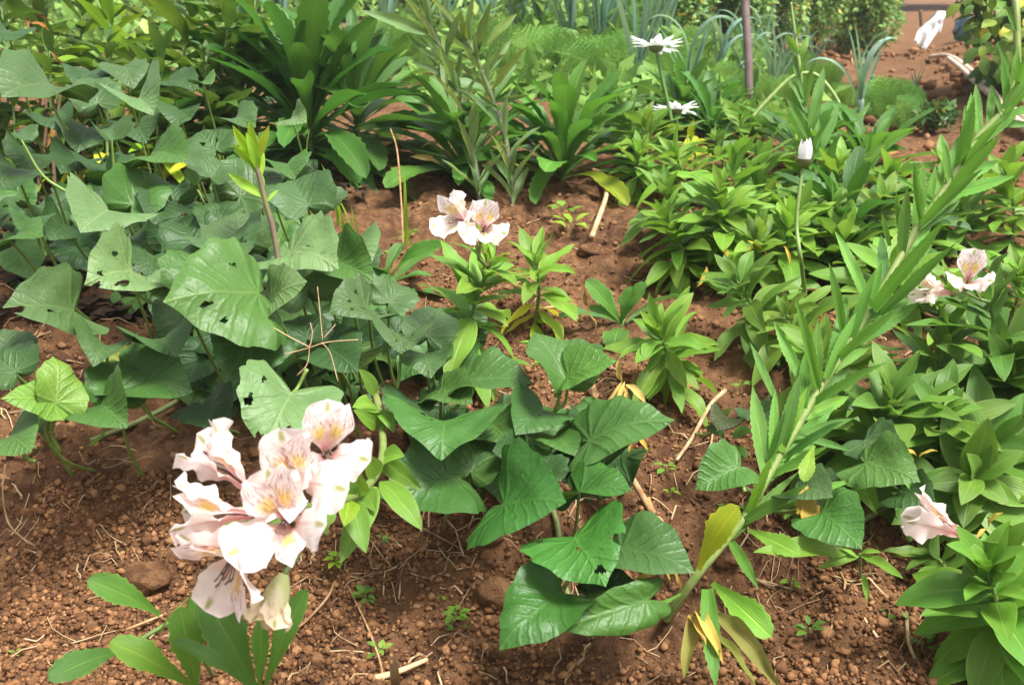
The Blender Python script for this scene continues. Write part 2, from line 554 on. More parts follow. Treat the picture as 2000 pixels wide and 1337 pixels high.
RUFF = {'outer': .035, 'inner': .02}
def lance_mesh(rnd, shape, W, fold=0.3, th0=0.0, curl=0.6, wave=0.02, serr=0.0, teeth=10, nu=14, nv=4, twist=0.0, mat=None, name='leaf', cpow=1.2, side=0.0, ridge=0.0):
    """unit-length leaf along +X, upper face +Z; W = greatest width over length"""
    if serr: nu = max(nu, teeth * 3)
    V = []; UVs = []
    x = z = 0.0; px = py_ = 0.0
    pos = [(0.0, 0.0, 0.0)]; angs = [th0]
    for i in range(1, nu + 1):
        u = i / nu
        th = th0 - curl * (u ** cpow)
        x += math.cos(th) / nu; z += math.sin(th) / nu
        pos.append((x, side * u * u, z)); angs.append(th)
    ph = rnd.random() * 6.28; kw = rnd.uniform(1.2, 2.6)
    for i in range(nu + 1):
        u = i / nu
        w = 0.5 * W * width_at(shape, min(u, 1.0))
        if serr:
            saw = (u * teeth) % 1.0
            ws = w * (1 + serr * (saw - 0.5)) if u > 0.25 else w
        else:
            ws = w
        th = angs[i]; tx, tz = math.cos(th), math.sin(th)
        nx, nz = -tz, tx
        tw = twist * u
        for j in range(nv + 1):
            v = -1 + 2 * j / nv
            ww = ws if abs(v) > 0.95 else w
            a = fold
            ly = v * ww * math.cos(a)
            lz = (math.sqrt((v * ww) ** 2 + (0.12 * W) ** 2 * 0.25) - 0.06 * W) * math.sin(a)
            lz += wave * math.sin(6.28 * kw * u + ph + (0.9 if v > 0 else 0)) * v * v * min(1, w / (0.3 * W + 1e-6))
            if shape in RUFF: lz += RUFF[shape] * math.sin(6.28 * 5 * u + ph * 2 + v * 2) * abs(v) ** 3 * min(1, w * 5)
            lz += ridge * math.cos(v * math.pi * 3) * w
            ly, lz = ly * math.cos(tw) - lz * math.sin(tw), ly * math.sin(tw) + lz * math.cos(tw)
            p = pos[i]
            V.append((p[0] + nx * lz, p[1] + ly, p[2] + nz * lz))
            UVs.append((u, v))
    F = []
    for i in range(nu):
        for j in range(nv):
            a = i * (nv + 1) + j
            F.append((a, a + nv + 1, a + nv + 2, a + 1))
    return mesh_of(name, V, F, mat, uv=UVs)

LR = random.Random(5)
LIB = {}
def lib(key, n, fn):
    LIB[key] = [fn(i) for i in range(n)]
lib('alstro', 9, lambda i: lance_mesh(LR, 'alstro', LR.uniform(.27, .36), LR.uniform(.2, .5), .1, LR.uniform(.2, .9), LR.uniform(.01, .03), twist=LR.uniform(-.5, .5), mat=M['alstro']))
lib('alstro_broad', 6, lambda i: lance_mesh(LR, 'ovate', LR.uniform(.40, .48), LR.uniform(.15, .4), .1, LR.uniform(.3, .8), .015, twist=LR.uniform(-.3, .3), mat=M['alstro']))
lib('daisy', 8, lambda i: lance_mesh(LR, 'daisy', LR.uniform(.17, .24), LR.uniform(.25, .5), .1, LR.uniform(.4, 1.1), .012, serr=.22, teeth=11, twist=LR.uniform(-.4, .4), mat=M['daisy']))
lib('daisy_broad', 6, lambda i: lance_mesh(LR, 'daisy', LR.uniform(.30, .38), LR.uniform(.2, .45), .1, LR.uniform(.3, .8), .014, serr=.2, teeth=9, twist=LR.uniform(-.3, .3), mat=M['daisy']))
lib('linear', 7, lambda i: lance_mesh(LR, 'linear', LR.uniform(.15, .21), LR.uniform(.25, .5), .1, LR.uniform(.05, .55), .010, serr=.22, teeth=13, twist=LR.uniform(-.35, .35), mat=M['daisy']))
lib('lily', 6, lambda i: lance_mesh(LR, 'alstro', LR.uniform(.16, .24), LR.uniform(.3, .6), .1, LR.uniform(.1, .7), .012, twist=LR.uniform(-.9, .9), mat=M['lily']))
lib('strap', 7, lambda i: lance_mesh(LR, 'strap', LR.uniform(.08, .115), LR.uniform(.4, .8), .05, LR.choice([.15, .3, .5, 1.7, 2.3]), .002, nu=18, nv=2, cpow=3.0, twist=LR.uniform(-.3, .3), mat=M['leek']))
lib('grass', 5, lambda i: lance_mesh(LR, 'strap', LR.uniform(.045, .07), .5, .05, LR.uniform(.3, 1.3), .002, nu=10, nv=2, twist=LR.uniform(-.5, .5), mat=M['alstro']))
lib('ovate', 6, lambda i: lance_mesh(LR, 'ovate', LR.uniform(.5, .7), LR.uniform(.1, .35), .1, LR.uniform(.2, .7), .02, nu=8, nv=2, mat=M['alstro']))
lib('bush', 6, lambda i: lance_mesh(LR, 'ovate', LR.uniform(.5, .65), LR.uniform(.15, .4), .1, LR.uniform(.2, .9), .02, nu=7, nv=2, mat=M['bush']))
lib('dead', 6, lambda i: lance_mesh(LR, 'alstro', LR.uniform(.18, .28), LR.uniform(.5, 1.0), .1, LR.uniform(.5, 1.6), .03, twist=LR.uniform(-1.2, 1.2), mat=M['dead']))
lib('sweet', 14, lambda i: heart_mesh(LR, LR.choice(['plain', 'shoulder', 'round']), LR.uniform(.1, .6), LR.uniform(.1, .8), LR.uniform(0, .35), LR.uniform(.02, .05), LR.uniform(.85, 1.05),
                                      holes=[(LR.uniform(0, .6), LR.uniform(-.35, .35), LR.uniform(.03, .06), LR.uniform(.03, .05)) for k in range(LR.choice([0, 0, 1, 2]))], rings=8))

lib('narrow', 5, lambda i: lance_mesh(LR, 'alstro', LR.uniform(.22, .28), LR.uniform(.3, .6), .1, LR.uniform(.1, .6), .012, twist=LR.uniform(-.4, .4), mat=M['alstro']))

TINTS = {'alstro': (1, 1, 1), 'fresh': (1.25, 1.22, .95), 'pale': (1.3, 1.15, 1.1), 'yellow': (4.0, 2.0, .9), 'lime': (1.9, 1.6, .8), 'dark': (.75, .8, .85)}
def jitter(r, t, a=0.12):
    k = 1 + r.uniform(-a, a)
    return (t[0] * k * (1 + r.uniform(-a, a)), t[1] * k, t[2] * k * (1 + r.uniform(-a, a)))

def sph(az, el):
    return Vector((math.cos(az) * math.cos(el), math.sin(az) * math.cos(el), math.sin(el)))

# ------------------------------------------------------------------ plant builders
def shoot(name, label, cat, base, top, n=26, L=.075, t0=.25, el=(-10, 70), kind='alstro', tint=(1, 1, 1), group=None, seed=0, yellow=0, r=.0028, bow=.01, stem_mat='stem', tiny_top=.45, lpow=.85):
    """an upright leafy shoot: stem from base to top, leaves spiralling, crowded towards the tip"""
    rr = random.Random(seed * 77 + 5)
    L *= 1.35; n = int(n * 1.1)
    t = thing(name, label, cat, base, group)
    top = top + Vector((rr.uniform(-.02, .02), rr.uniform(-.02, .02), rr.uniform(-.01, .015)))
    mid = base.lerp(top, .5) + Vector((rr.uniform(-bow, bow), rr.uniform(-bow, bow), 0))
    pts = catmull([base - Vector((0, 0, .01)), mid, top], 8)
    tube('stem', pts, (r, r * .55), M[stem_mat], t, 6)
    az = rr.random() * 6.28
    m = len(pts) - 1
    for k in range(n):
        f = k / max(1, n - 1)
        tt = t0 + (1 - t0) * f ** lpow
        i = min(m - 1, int(tt * m)); p = pts[i].lerp(pts[i + 1], tt * m - i)
        ax = (pts[i + 1] - pts[i]).normalized()
        az += 2.4 + rr.uniform(-.55, .55)
        e = math.radians(el[0] + (el[1] - el[0]) * f ** 1.5 + rr.uniform(-24, 20))
        rot = Vector((0, 0, 1)).rotation_difference(ax)
        d = rot @ sph(az, e)
        s = L * (1 - (1 - tiny_top) * max(0, (f - .55) / .45)) * rr.uniform(.55, 1.2) * (0.75 + .25 * min(1, f * 4))
        tn = tint
        if k < yellow: tn = TINTS['yellow'] if rr.random() < .7 else TINTS['lime']
        place('leaf', rr.choice(LIB[kind]), t, p, d, ax, s, 0, jitter(rr, tn))
    return t

def rosette(name, label, cat, base, n=22, L=.15, el=(15, 82), kind='daisy', tint=(1, 1, 1), group=None, seed=0, lean=(0, 0), crown=.0, yellow=0):
    rr = random.Random(seed * 31 + 3)
    L *= 1.3; n = int(n * 1.2)
    t = thing(name, label, cat, base, group)
    c = base + Vector((0, 0, crown))
    tube('stem', [base - Vector((0, 0, .02)), c + Vector((0, 0, .012))], .006, M['stem'], t, 7)
    az = rr.random() * 6.28
    for k in range(n):
        f = k / max(1, n - 1)
        az += 2.4 + rr.uniform(-.3, .3)
        e = math.radians(el[0] + (el[1] - el[0]) * f + rr.uniform(-9, 9))
        d = (sph(az, e) + Vector((lean[0], lean[1], 0))).normalized()
        p = c + Vector((math.cos(az), math.sin(az), 0)) * .006 + Vector((0, 0, .02 * f - crown * (1 - f) * .7))
        tn = TINTS['yellow'] if k < yellow else tint
        place('leaf', rr.choice(LIB[kind]), t, p, d, UP, L * rr.uniform(.75, 1.15) * (1 - .25 * f), 0, jitter(rr, tn))
    return t

def hand_leaf(parent, kind, a, b, d, L=None, sign=1, roll=0.0, tint=(1, 1, 1), up=.55, seed=None, sy=None, mesh=None, name='leaf'):
    """leaf whose foot is seen at pixel a and tip at pixel b, foot d metres away; L its real length (m)"""
    pa = P(a[0], a[1], d) if not isinstance(a, Vector) else a
    if isinstance(a, Vector): d = depth_of(a)
    q = P(b[0], b[1], d)
    s = (q - pa).length
    if L is None or L <= s:
        L = s * 1.04
    # put the tip nearer (sign +) or farther (-) along its own line of sight so that the leaf is L long
    view = (q - CAM).normalized()
    lo, hi = 0.0, 2.0
    for _ in range(30):
        m = (lo + hi) / 2
        if ((q - view * m * sign) - pa).length < L: lo = m
        else: hi = m
    tip = q - view * lo * sign
    n = (CAM - pa).normalized() * (1 - up) + UP * up
    rr = random.Random(int(a[0] * 7 + b[1]) if not isinstance(a, Vector) else int(b[0] * 7 + b[1]))
    me = mesh or rr.choice(LIB[kind])
    # the bent mesh's own tip direction
    co = me.vertices[-1].co if mesh is None else Vector((1, 0, 0))
    o = place(name, me, parent, pa, tip - pa, n, L, roll, jitter(rr, tint, .06), sy)
    if mesh is None:
        # turn the leaf about its cross axis so that its real tip, not its foot tangent, points at the tip
        k = max(v.co.x for v in me.vertices)
        m4 = o.matrix_basis.copy()
        tl = Vector((0, 0, 0)); tip_v = [v.co for v in me.vertices if v.co.x > k - .02]
        for v in tip_v: tl += v
        tl /= len(tip_v)
        ang = math.atan2(tl.z, tl.x)
        sc = 1.0 / max(.5, math.hypot(tl.x, tl.z))
        rot = Matrix.Rotation(ang, 4, 'Y') @ Matrix.Diagonal((sc, sc, sc, 1))
        o.matrix_basis = m4 @ rot
    return o

SW = .65
def sweet_leaf(plant, a, b, S, d, sign=1, up=.45, roll=0.0, fold=.3, bend=.5, cup=.2, wave=.03, wr=1.0, style='plain', holes=(), tint=(1, 1, 1), stalk=None, mat=None, seed=0, sd=.02):
    S = S * SW * (1.25 if plant.name.endswith(('plant', 'plant.001', 'plant.008')) else 1.0)
    s_seen = (P(b[0], b[1], d) - P(a[0], a[1], d)).length
    if S > s_seen / .60 and s_seen > .012:
        wr *= min(1.5, (S * .60 / s_seen) ** .55); S = s_seen / .60
    rr = random.Random(int(a[0] * 13 + a[1]))
    me = heart_mesh(rr, style, fold, bend, cup, wave, wr, holes, mat)
    me_tip = max(me.vertices, key=lambda v: v.co.x).co
    o = hand_leaf(plant, None, a, b, d, S, sign, roll, tint, up, mesh=me)
    # the blade is bent: tip it up so that its point still lands on the tip
    if abs(bend) > .05:
        o.matrix_basis = o.matrix_basis @ Matrix.Rotation(math.atan2(me_tip.z, me_tip.x), 4, 'Y')
    pa = P(a[0], a[1], d)
    nrm = (o.matrix_basis.to_3x3() @ Vector((0, 0, 1))).normalized()
    if nrm.z < 0 and False: nrm = -nrm
    if stalk is None:
        gx = pa.x + rr.uniform(-.02, .02); gy = pa.y + rr.uniform(.07, .16)
        e = ground_at(gx, gy, .004)
        if e.z > pa.z - .01: e = pa + Vector((rr.uniform(-.02, .02), .05, -.05))
    else:
        e = P(stalk[0], stalk[1], d + sd)
    ax = (o.matrix_basis.to_3x3() @ Vector((1, 0, 0))).normalized()
    mid = pa.lerp(e, .45) - nrm * .012 - ax * .006
    tube('leaf_stalk', [e, mid, pa - nrm * .0008], (.0021, .0014), M['stem'], plant, 6, (1.1, 1.15, .8))
    return o

# ------------------------------------------------------------------ flowers
def petal_mat(name, inner):
    t = NT(name)
    uv = t.node('ShaderNodeUVMap').outputs[0]
    sep = t.node('ShaderNodeSeparateXYZ'); t.link(uv, sep.inputs[0])
    u, v = sep.outputs[0], sep.outputs[1]
    av = t.math('ABSOLUTE', v)
    oi = t.node('ShaderNodeObjectInfo')
    rnd = t.math('MULTIPLY', oi.outputs['Random'], 23.0)
    white = (0.95, 0.92, 0.87)
    pink = (0.86, 0.33, 0.32)
    col = t.mix(t.math('MULTIPLY', t.math('MULTIPLY', t.step(u, .66, .10), t.step(av, 1.6, .1)), .95), white, pink)
    edgeflush = t.math('MULTIPLY', t.noise(t.vec(u, v, rnd), 2.5, 3), .36)
    col = t.mix(edgeflush, col, (0.93, 0.58, 0.54))
    if inner:
        ye = t.math('MULTIPLY', t.step(t.math('ABSOLUTE', t.math('SUBTRACT', u, .56)), .19, .03), t.step(av, .80, .25))
        col = t.mix(t.math('MULTIPLY', ye, .92), col, (0.88, 0.70, 0.20))
        n = t.node('ShaderNodeTexNoise')
        t.link(t.vec(t.math('MULTIPLY', u, 9.0), t.math('MULTIPLY', v, 24.0), rnd), n.inputs['Vector'])
        n.inputs['Scale'].default_value = 1.0; n.inputs['Detail'].default_value = 0.5
        st = t.step(n.outputs['Fac'], .61, .645)
        zone = t.math('MULTIPLY', t.step(u, .34, .44), t.step(u, .97, .86))
        col = t.mix(t.math('MULTIPLY', st, zone), col, (0.34, 0.03, 0.09))
    else:
        mid = t.math('MULTIPLY', t.step(av, .13, .02), t.step(u, .96, .5))
        col = t.mix(t.math('MULTIPLY', mid, .55), col, (0.72, 0.34, 0.34))
        gr = t.math('MULTIPLY', t.step(av, .22, .05), t.step(t.math('ABSOLUTE', t.math('SUBTRACT', u, .90)), .12, .03))
        col = t.mix(t.math('MULTIPLY', gr, .85), col, (0.36, 0.38, 0.09))
    col = t.mix(1.0, col, oi.outputs['Color'], 'MULTIPLY')
    rib = t.math('PINGPONG', v, .11)
    sh = t.principled(col, .55, .25, t.bump(t.math('ADD', rib, t.noise(t.vec(t.math('MULTIPLY', u, 3.0), t.math('MULTIPLY', v, 9.0), rnd), 2.0, 3)), .45, .0015))
    tr = t.node('ShaderNodeBsdfTranslucent'); t.link(col, tr.inputs['Color'])
    mx = t.node('ShaderNodeMixShader'); mx.inputs[0].default_value = .45
    t.link(sh, mx.inputs[1]); t.link(tr.outputs[0], mx.inputs[2])
    return t.out(mx.outputs[0])
M['petal_outer'] = petal_mat('petal_outer', False)
M['petal_inner'] = petal_mat('petal_striped', True)
def white_petal():
    t = NT('white_ray_petal')
    c = (.88, .88, .86)
    tr = t.node('ShaderNodeBsdfTranslucent'); tr.inputs['Color'].default_value = (*c, 1)
    mx = t.node('ShaderNodeMixShader'); mx.inputs[0].default_value = .5
    t.link(t.principled(c, .5, .25), mx.inputs[1]); t.link(tr.outputs[0], mx.inputs[2])
    return t.out(mx.outputs[0])
M['petal_white'] = white_petal()
M['disc'] = plain_mat('yellow_disc', (.55, .36, .03), (.42, .25, .02), 400, .7, .2, .5)
M['anther'] = plain_mat('dark_anther', (.20, .13, .11), (.12, .09, .08), 100, .6, .3)
M['bract'] = plain_mat('green_bract', (.10, .17, .05), (.17, .15, .06), 300, .6, .3)

# petals are built with their foot at the flower's foot, curving outward (towards -Z of the mesh)
PL = random.Random(9)
def petal_mesh(kind, a0, a1, i):
    if kind == 'outer':
        return lance_mesh(PL, 'outer', .62, -.22, -a0, a1 - a0, .06, nu=20, nv=6, mat=M['petal_outer'], name='petal', cpow=1.25)
    return lance_mesh(PL, 'inner', .38, -.10, -a0, a1 - a0, .04, nu=16, nv=6, mat=M['petal_inner'], name='petal', cpow=1.3)
lib('po', 5, lambda i: petal_mesh('outer', math.radians(8), math.radians(66 + 9 * (i % 3)), i))
lib('pi', 5, lambda i: petal_mesh('inner', math.radians(6), math.radians(54 + 8 * (i % 3)), i))
lib('po_shut', 3, lambda i: petal_mesh('outer', math.radians(8), math.radians(26 + 5 * i), i))
lib('pi_shut', 3, lambda i: petal_mesh('inner', math.radians(6), math.radians(24 + 5 * i), i))

def alstro_flower(plant, throat, axis, size, upv=None, hub=None, seed=0, shut=False, tint=(1, 1, 1), hw=1.0):
    """one floret: six petals, stamens and a green foot on its stalk; throat = point in the mouth, size = petal length"""
    rr = random.Random(seed + 900)
    axis = axis.normalized()
    upv = upv or UPV
    foot = throat - axis * size * .38
    base = root_loc(plant)
    fl = None
    V, F = tube_geo([foot - axis * size * .13, foot - axis * size * .05, foot + axis * size * .03], [size * .045, size * .085, size * .05], 8)
    fo = foot
    fl = put('flower', mesh_of('flower', [v - fo for v in V], F, M['bract']), plant)
    fl.location = fo - base
    z0 = upv - axis * axis.dot(upv); z0.normalize()
    if shut: hw = hw * .78
    for ang, kind in ((90, 'o'), (205, 'o'), (335, 'o'), (120, 'i'), (60, 'i'), (270, 'i')):
        a = math.radians(ang - 90 + rr.uniform(-6, 6))
        radial = Matrix.Rotation(a, 3, axis) @ z0
        key = ('po' if kind == 'o' else 'pi') + ('_shut' if shut else '')
        me = rr.choice(LIB[key])
        s = size * (1.0 if kind == 'o' else 1.04) * rr.uniform(.93, 1.06)
        if kind == 'i' and ang == 270: s *= .95
        # mesh +Z is the inner face; outward = -Z
        place('petal', me, fl, foot + radial * size * .03, axis, -radial, s, 0, jitter(rr, tint, .02), hw)
    SV = []; SF = []
    for k in range(6):
        a = k * 1.05 + rr.random()
        rad = Matrix.Rotation(a, 3, axis) @ z0
        tip = axis * size * rr.uniform(.55, .72) + rad * size * .06 - z0 * size * .10
        p = catmull([Vector((0, 0, 0)), axis * size * .35 + rad * size * .03, tip], 3)
        v, f = tube_geo(p, size * .008, 4)
        o = len(SV); SV += v; SF += [tuple(i + o for i in q) for q in f]
        v, f = tube_geo([tip, tip + axis * size * .05], size * .013, 5)
        o = len(SV); SV += v; SF += [tuple(i + o for i in q) for q in f]
    st = put('stamens', mesh_of('stamens', SV, SF, M['anther']), fl)
    if hub is not None:
        tube('flower_stalk', [hub, hub.lerp(foot, .6) + UP * .004, foot - axis * size * .1], (.0016, .0018), M['stem'], plant, 6)
    return fl
lib('ray', 4, lambda i: lance_mesh(LR, 'strap', LR.uniform(.32, .40), .2, .1, LR.uniform(.0, .6), .02, nu=8, nv=2, mat=M['petal_white'], name='petal', ridge=.1))

def dome(r, h, n=14, m=5):
    V = [Vector((0, 0, h))]; F = []
    for j in range(1, m + 1):
        a = math.pi / 2 * j / m
        for k in range(n):
            c = 6.2832 * k / n
            V.append(Vector((r * math.sin(a) * math.cos(c), r * math.sin(a) * math.sin(c), h * math.cos(a))))
    for k in range(n): F.append((0, 1 + k, 1 + (k + 1) % n))
    for j in range(m - 1):
        for k in range(n):
            a = 1 + j * n + k; b = 1 + j * n + (k + 1) % n
            F.append((a, a + n, b + n, b))
    return V, F

def daisy_head(plant, pos, axis, R_, seed=0, n=24, name='flower_head'):
    rr = random.Random(seed)
    base = root_loc(plant)
    q = Vector((0, 0, 1)).rotation_difference(axis)
    V, F = dome(R_ * .26, -R_ * .2)
    h = put(name, mesh_of(name, [q @ v for v in V], [f[::-1] for f in F], M['bract']), plant)
    h.location = pos - base
    V, F = dome(R_ * .27, R_ * .12)
    d = put('disc', mesh_of('disc', [q @ v for v in V], F, M['disc']), h)
    d.location = q @ Vector((0, 0, .001))
    for k in range(n):
        a = 6.2832 * k / n + rr.uniform(-.08, .08)
        dr = q @ sph(a, math.radians(rr.uniform(-8, 22)))
        place('petal', rr.choice(LIB['ray']), h, pos + (q @ Vector((math.cos(a), math.sin(a), 0))) * R_ * .22, dr, q @ UP, R_ * rr.uniform(.72, .86), 0)
    return h

# ================================================================== THE SETTING
def build_ground():
    def axis(lo, hi, st, far, n):
        a = np.arange(lo, hi, st)
        g = hi + np.geomspace(st, far, n)
        return a, g
    xa, xg = axis(-1.15, 1.25, .0065, 110, 65)
    xl = -1.15 - np.geomspace(.0065, 110, 65)[::-1]
    X = np.concatenate([xl, xa, xg])
    ya = np.arange(.42, 2.4, .0062)
    Y = np.concatenate([[-30, -5, -1, 0, .2, .3, .36], ya, 2.4 + np.geomspace(.007, 118, 100)])
    gx, gy = np.meshgrid(X, Y)
    gz = hfine(gx, gy)
    far = np.clip((gy - 2.5) / 2, 0, 1) * np.clip((30 - gy) / 10, 0, 1)
    gz = gz + far * .020 * fbm(gx * 6, gy * 6, 4)
    V = np.stack([gx.ravel(), gy.ravel(), gz.ravel()], 1)
    nx, ny = len(X), len(Y)
    i = np.arange(nx * ny).reshape(ny, nx)
    F = np.stack([i[:-1, :-1].ravel(), i[:-1, 1:].ravel(), i[1:, 1:].ravel(), i[1:, :-1].ravel()], 1)
    o = put('ground', bulk_mesh('ground', V, F, M['soil']))
    tag(o, 'bare reddish brown soil of the sloping garden bank and terrace', 'soil', kind='structure')
build_ground()

def ico(sub):
    import bmesh
    bm = bmesh.new(); bmesh.ops.create_icosphere(bm, subdivisions=sub, radius=1)
    V = np.array([v.co[:] for v in bm.verts]); F = np.array([[v.index for v in f.verts] for f in bm.faces])
    bm.free()
    return V, F

def scatter(name, label, n, xr, yr, s0, sig, smax, sub, dens_scale, sink=.25, bias=1.0, thresh=None):
    V0, F0 = ico(sub)
    x = NR.uniform(*xr, n * 2); y = yr[0] + (yr[1] - yr[0]) * NR.rand(n * 2) ** bias
    dn = fbm(x * dens_scale, y * dens_scale, 3)
    keep = NR.rand(n * 2) < np.clip(.42 + dn * 3.2, .05, 1)
    x, y = x[keep][:n], y[keep][:n]
    n = len(x)
    s = np.minimum(s0 * np.exp(NR.randn(n) * sig), smax)
    z = hfine(x, y)
    sc = s[:, None] * NR.uniform(.65, 1.2, (n, 3))
    jit = NR.uniform(.62, 1.3, (n, len(V0), 1))
    ang = NR.rand(n) * 6.28
    W = V0[None] * jit * sc[:, None, :]
    c, sn = np.cos(ang)[:, None], np.sin(ang)[:, None]
    wx = W[:, :, 0] * c - W[:, :, 1] * sn; wy = W[:, :, 0] * sn + W[:, :, 1] * c
    W = np.stack([wx + x[:, None], wy + y[:, None], W[:, :, 2] * .85 + (z + s * (1 - 2 * sink) * .6)[:, None]], 2)
    F = (F0[None] + (np.arange(n) * len(V0))[:, None, None]).reshape(-1, 3)
    me = bulk_mesh(name, W.reshape(-1, 3), F, M['crumb'])
    return tag(put(name, me), label, 'soil crumbs', kind='stuff')
scatter('soil_crumbs', 'fine reddish brown crumbs of soil strewn over the bank', 36000, (-.72, .85), (.62, 1.55), .0019, .42, .0052, 1 - 0, 7, .2, 1.25)
scatter('soil_crumbs', 'coarser rounded soil crumbs lying on the bank and terrace', 3600, (-.9, 1.1), (.64, 2.1), .0034, .4, .0075, 2, 5, .25, 1.2)

scatter('soil_crumbs', 'rounded crumbs thick on the soil nearest the lens', 26000, (-.5, .5), (.62, .95), .0021, .40, .0056, 1, 6, .15, 1.0)
scatter('soil_crumbs', 'clods and small stones strewn along the path', 2600, (.5, 2.6), (1.9, 6.5), .010, .5, .035, 1, 2, .2, 1.0)
# larger clods one can point to
CLV, CLF = ico(3)
def clod(px, py, r, label, flat=.8, tint=(1, 1, 1), seed=0):
    rs = np.random.RandomState(int(px + py))
    ph = rs.rand(3, 3) * 6
    n = 1 + .16 * np.sin(CLV[:, 0] * 3.1 + ph[0, 0]) * np.cos(CLV[:, 1] * 2.7 + ph[0, 1]) + .10 * np.sin(CLV[:, 2] * 5 + CLV[:, 0] * 4 + ph[1, 0]) + .05 * rs.randn(len(CLV)) * .8
    V = CLV * n[:, None] * np.array([1.15, .95, flat]) * r
    me = bulk_mesh('soil_clod', V, CLF, M['soil'])
    o = put('soil_clod', me)
    p = G(px, py)
    o.location = Vector((p.x, p.y, float(hfine(p.x, p.y)) + r * .25))
    tag(o, label, 'clod of soil')
clod(290, 1155, .020, 'big rounded clod of soil behind the long serrated leaf at lower left')
clod(112, 905, .010, 'orange brown clod on the bank edge below the bright green leaves')
clod(55, 1175, .011, 'pale clod at the left edge of the bare soil', .7)
clod(948, 1090, .014, 'yellowish stone lodged in the bank under the dark heart leaves', .8)
clod(970, 1180, .017, 'lumpy clod left of the long drooping heart leaf')
clod(1420, 1095, .013, 'clod beside the dangling strap leaf of the leaning stem')
clod(1555, 1120, .011, 'brown stone between the pale green leaf and the little grass clump')
clod(1150, 505, .016, 'crumbly clod next to the foot of the curved straw', .7)
clod(1260, 540, .022, 'wide broken clod under the shoots on the terrace edge', .6)
clod(120, 700, .013, 'reddish clod in shade under the far left heart leaves')
clod(980, 1275, .010, 'clod under the tip of the drooping heart leaf')
clod(215, 1245, .008, 'clod beside the nibbled leaf at lower left')

# ================================================================== SWEET POTATO (big heart leaves)
def sp(label, base, group='sweet potato plants'):
    return thing('sweet_potato_plant', label, 'sweet potato', base, group)
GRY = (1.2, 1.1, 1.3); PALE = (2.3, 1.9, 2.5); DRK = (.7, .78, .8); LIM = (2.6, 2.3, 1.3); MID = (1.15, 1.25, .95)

A = sp('sweet potato vine at far left with nibbled pale leaves on long stalks', G(110, 560))
# (foot px, tip px, size, depth, ...)
sweet_leaf(A, (98, 165), (0, 190), .115, 1.25, 1, .6, -.2, .35, .4, wr=1.1, tint=GRY, stalk=(134, 255))
sweet_leaf(A, (271, 192), (300, 226), .115, 1.28, 1, .35, 0, .85, .5, wr=1.25, tint=PALE, stalk=(262, 250))
sweet_leaf(A, (218, 272), (200, 252), .10, 1.18, -1, .75, 0, .7, .3, wr=1.25, tint=GRY, stalk=(218, 362))
sweet_leaf(A, (42, 272), (20, 262), .085, 1.18, -1, .75, .3, .5, .5, tint=GRY, stalk=(132, 376))
sweet_leaf(A, (211, 410), (156, 455), .10, 1.10, 1, .3, 0, .38, .35, wr=1.15, style='shoulder', tint=PALE, stalk=(250, 460))
sweet_leaf(A, (190, 200), (175, 150), .075, 1.35, -1, .5, 0, .3, .4, tint=(1, 1, 1.1))
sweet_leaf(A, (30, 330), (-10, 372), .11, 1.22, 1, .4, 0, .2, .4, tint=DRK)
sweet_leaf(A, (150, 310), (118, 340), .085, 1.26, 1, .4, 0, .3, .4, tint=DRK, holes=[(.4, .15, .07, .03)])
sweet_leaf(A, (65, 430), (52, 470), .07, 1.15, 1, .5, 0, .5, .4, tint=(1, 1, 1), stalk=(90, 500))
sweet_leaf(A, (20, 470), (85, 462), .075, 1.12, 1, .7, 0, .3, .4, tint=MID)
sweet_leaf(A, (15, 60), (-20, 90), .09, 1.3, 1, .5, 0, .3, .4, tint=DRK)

B = sp('sweet potato plant of dense overlapping leaves behind the yellow tipped shoot', G(330, 520))
sweet_leaf(B, (258, 398), (310, 340), .085, 1.16, -1, .45, 0, .5, .5, tint=MID)
sweet_leaf(B, (215, 345), (245, 328), .07, 1.2, 1, .5, 0, .6, .4, tint=MID)
sweet_leaf(B, (300, 300), (372, 318), .085, 1.2, 1, .6, .2, .45, .5, wr=1.05, tint=MID)
sweet_leaf(B, (385, 372), (395, 345), .075, 1.14, 1, .5, .2, .5, .5, tint=GRY)
sweet_leaf(B, (412, 345), (440, 318), .085, 1.16, -1, .45, 0, .4, .5, tint=GRY)
sweet_leaf(B, (420, 292), (380, 262), .08, 1.26, -1, .5, 0, .25, .3, tint=(1, 1, 1), holes=[(.3, .15, .06, .06), (.2, -.2, .06, .04)])
sweet_leaf(B, (470, 382), (548, 330), .085, 1.2, -1, .55, 0, .4, .4, tint=GRY)
sweet_leaf(B, (560, 320), (575, 352), .085, 1.22, 1, .5, 0, .35, .4, tint=MID)
sweet_leaf(B, (630, 395), (645, 360), .08, 1.22, -1, .5, 0, .3, .4, tint=GRY)
sweet_leaf(B, (600, 400), (560, 352), .09, 1.16, -1, .5, 0, .4, .4, tint=GRY)
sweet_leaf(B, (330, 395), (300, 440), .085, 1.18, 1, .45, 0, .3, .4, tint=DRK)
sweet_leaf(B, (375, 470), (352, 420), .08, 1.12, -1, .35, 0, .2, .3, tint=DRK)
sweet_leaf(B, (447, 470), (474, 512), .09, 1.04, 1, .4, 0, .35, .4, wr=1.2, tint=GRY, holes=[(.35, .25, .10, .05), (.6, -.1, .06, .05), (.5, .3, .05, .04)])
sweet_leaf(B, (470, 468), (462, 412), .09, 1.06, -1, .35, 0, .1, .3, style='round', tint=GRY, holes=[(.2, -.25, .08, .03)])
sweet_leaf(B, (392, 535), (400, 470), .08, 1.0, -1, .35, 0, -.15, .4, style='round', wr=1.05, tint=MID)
sweet_leaf(B, (345, 560), (320, 520), .06, 1.02, -1, .3, 0, .2, .3, style='round', tint=PALE)
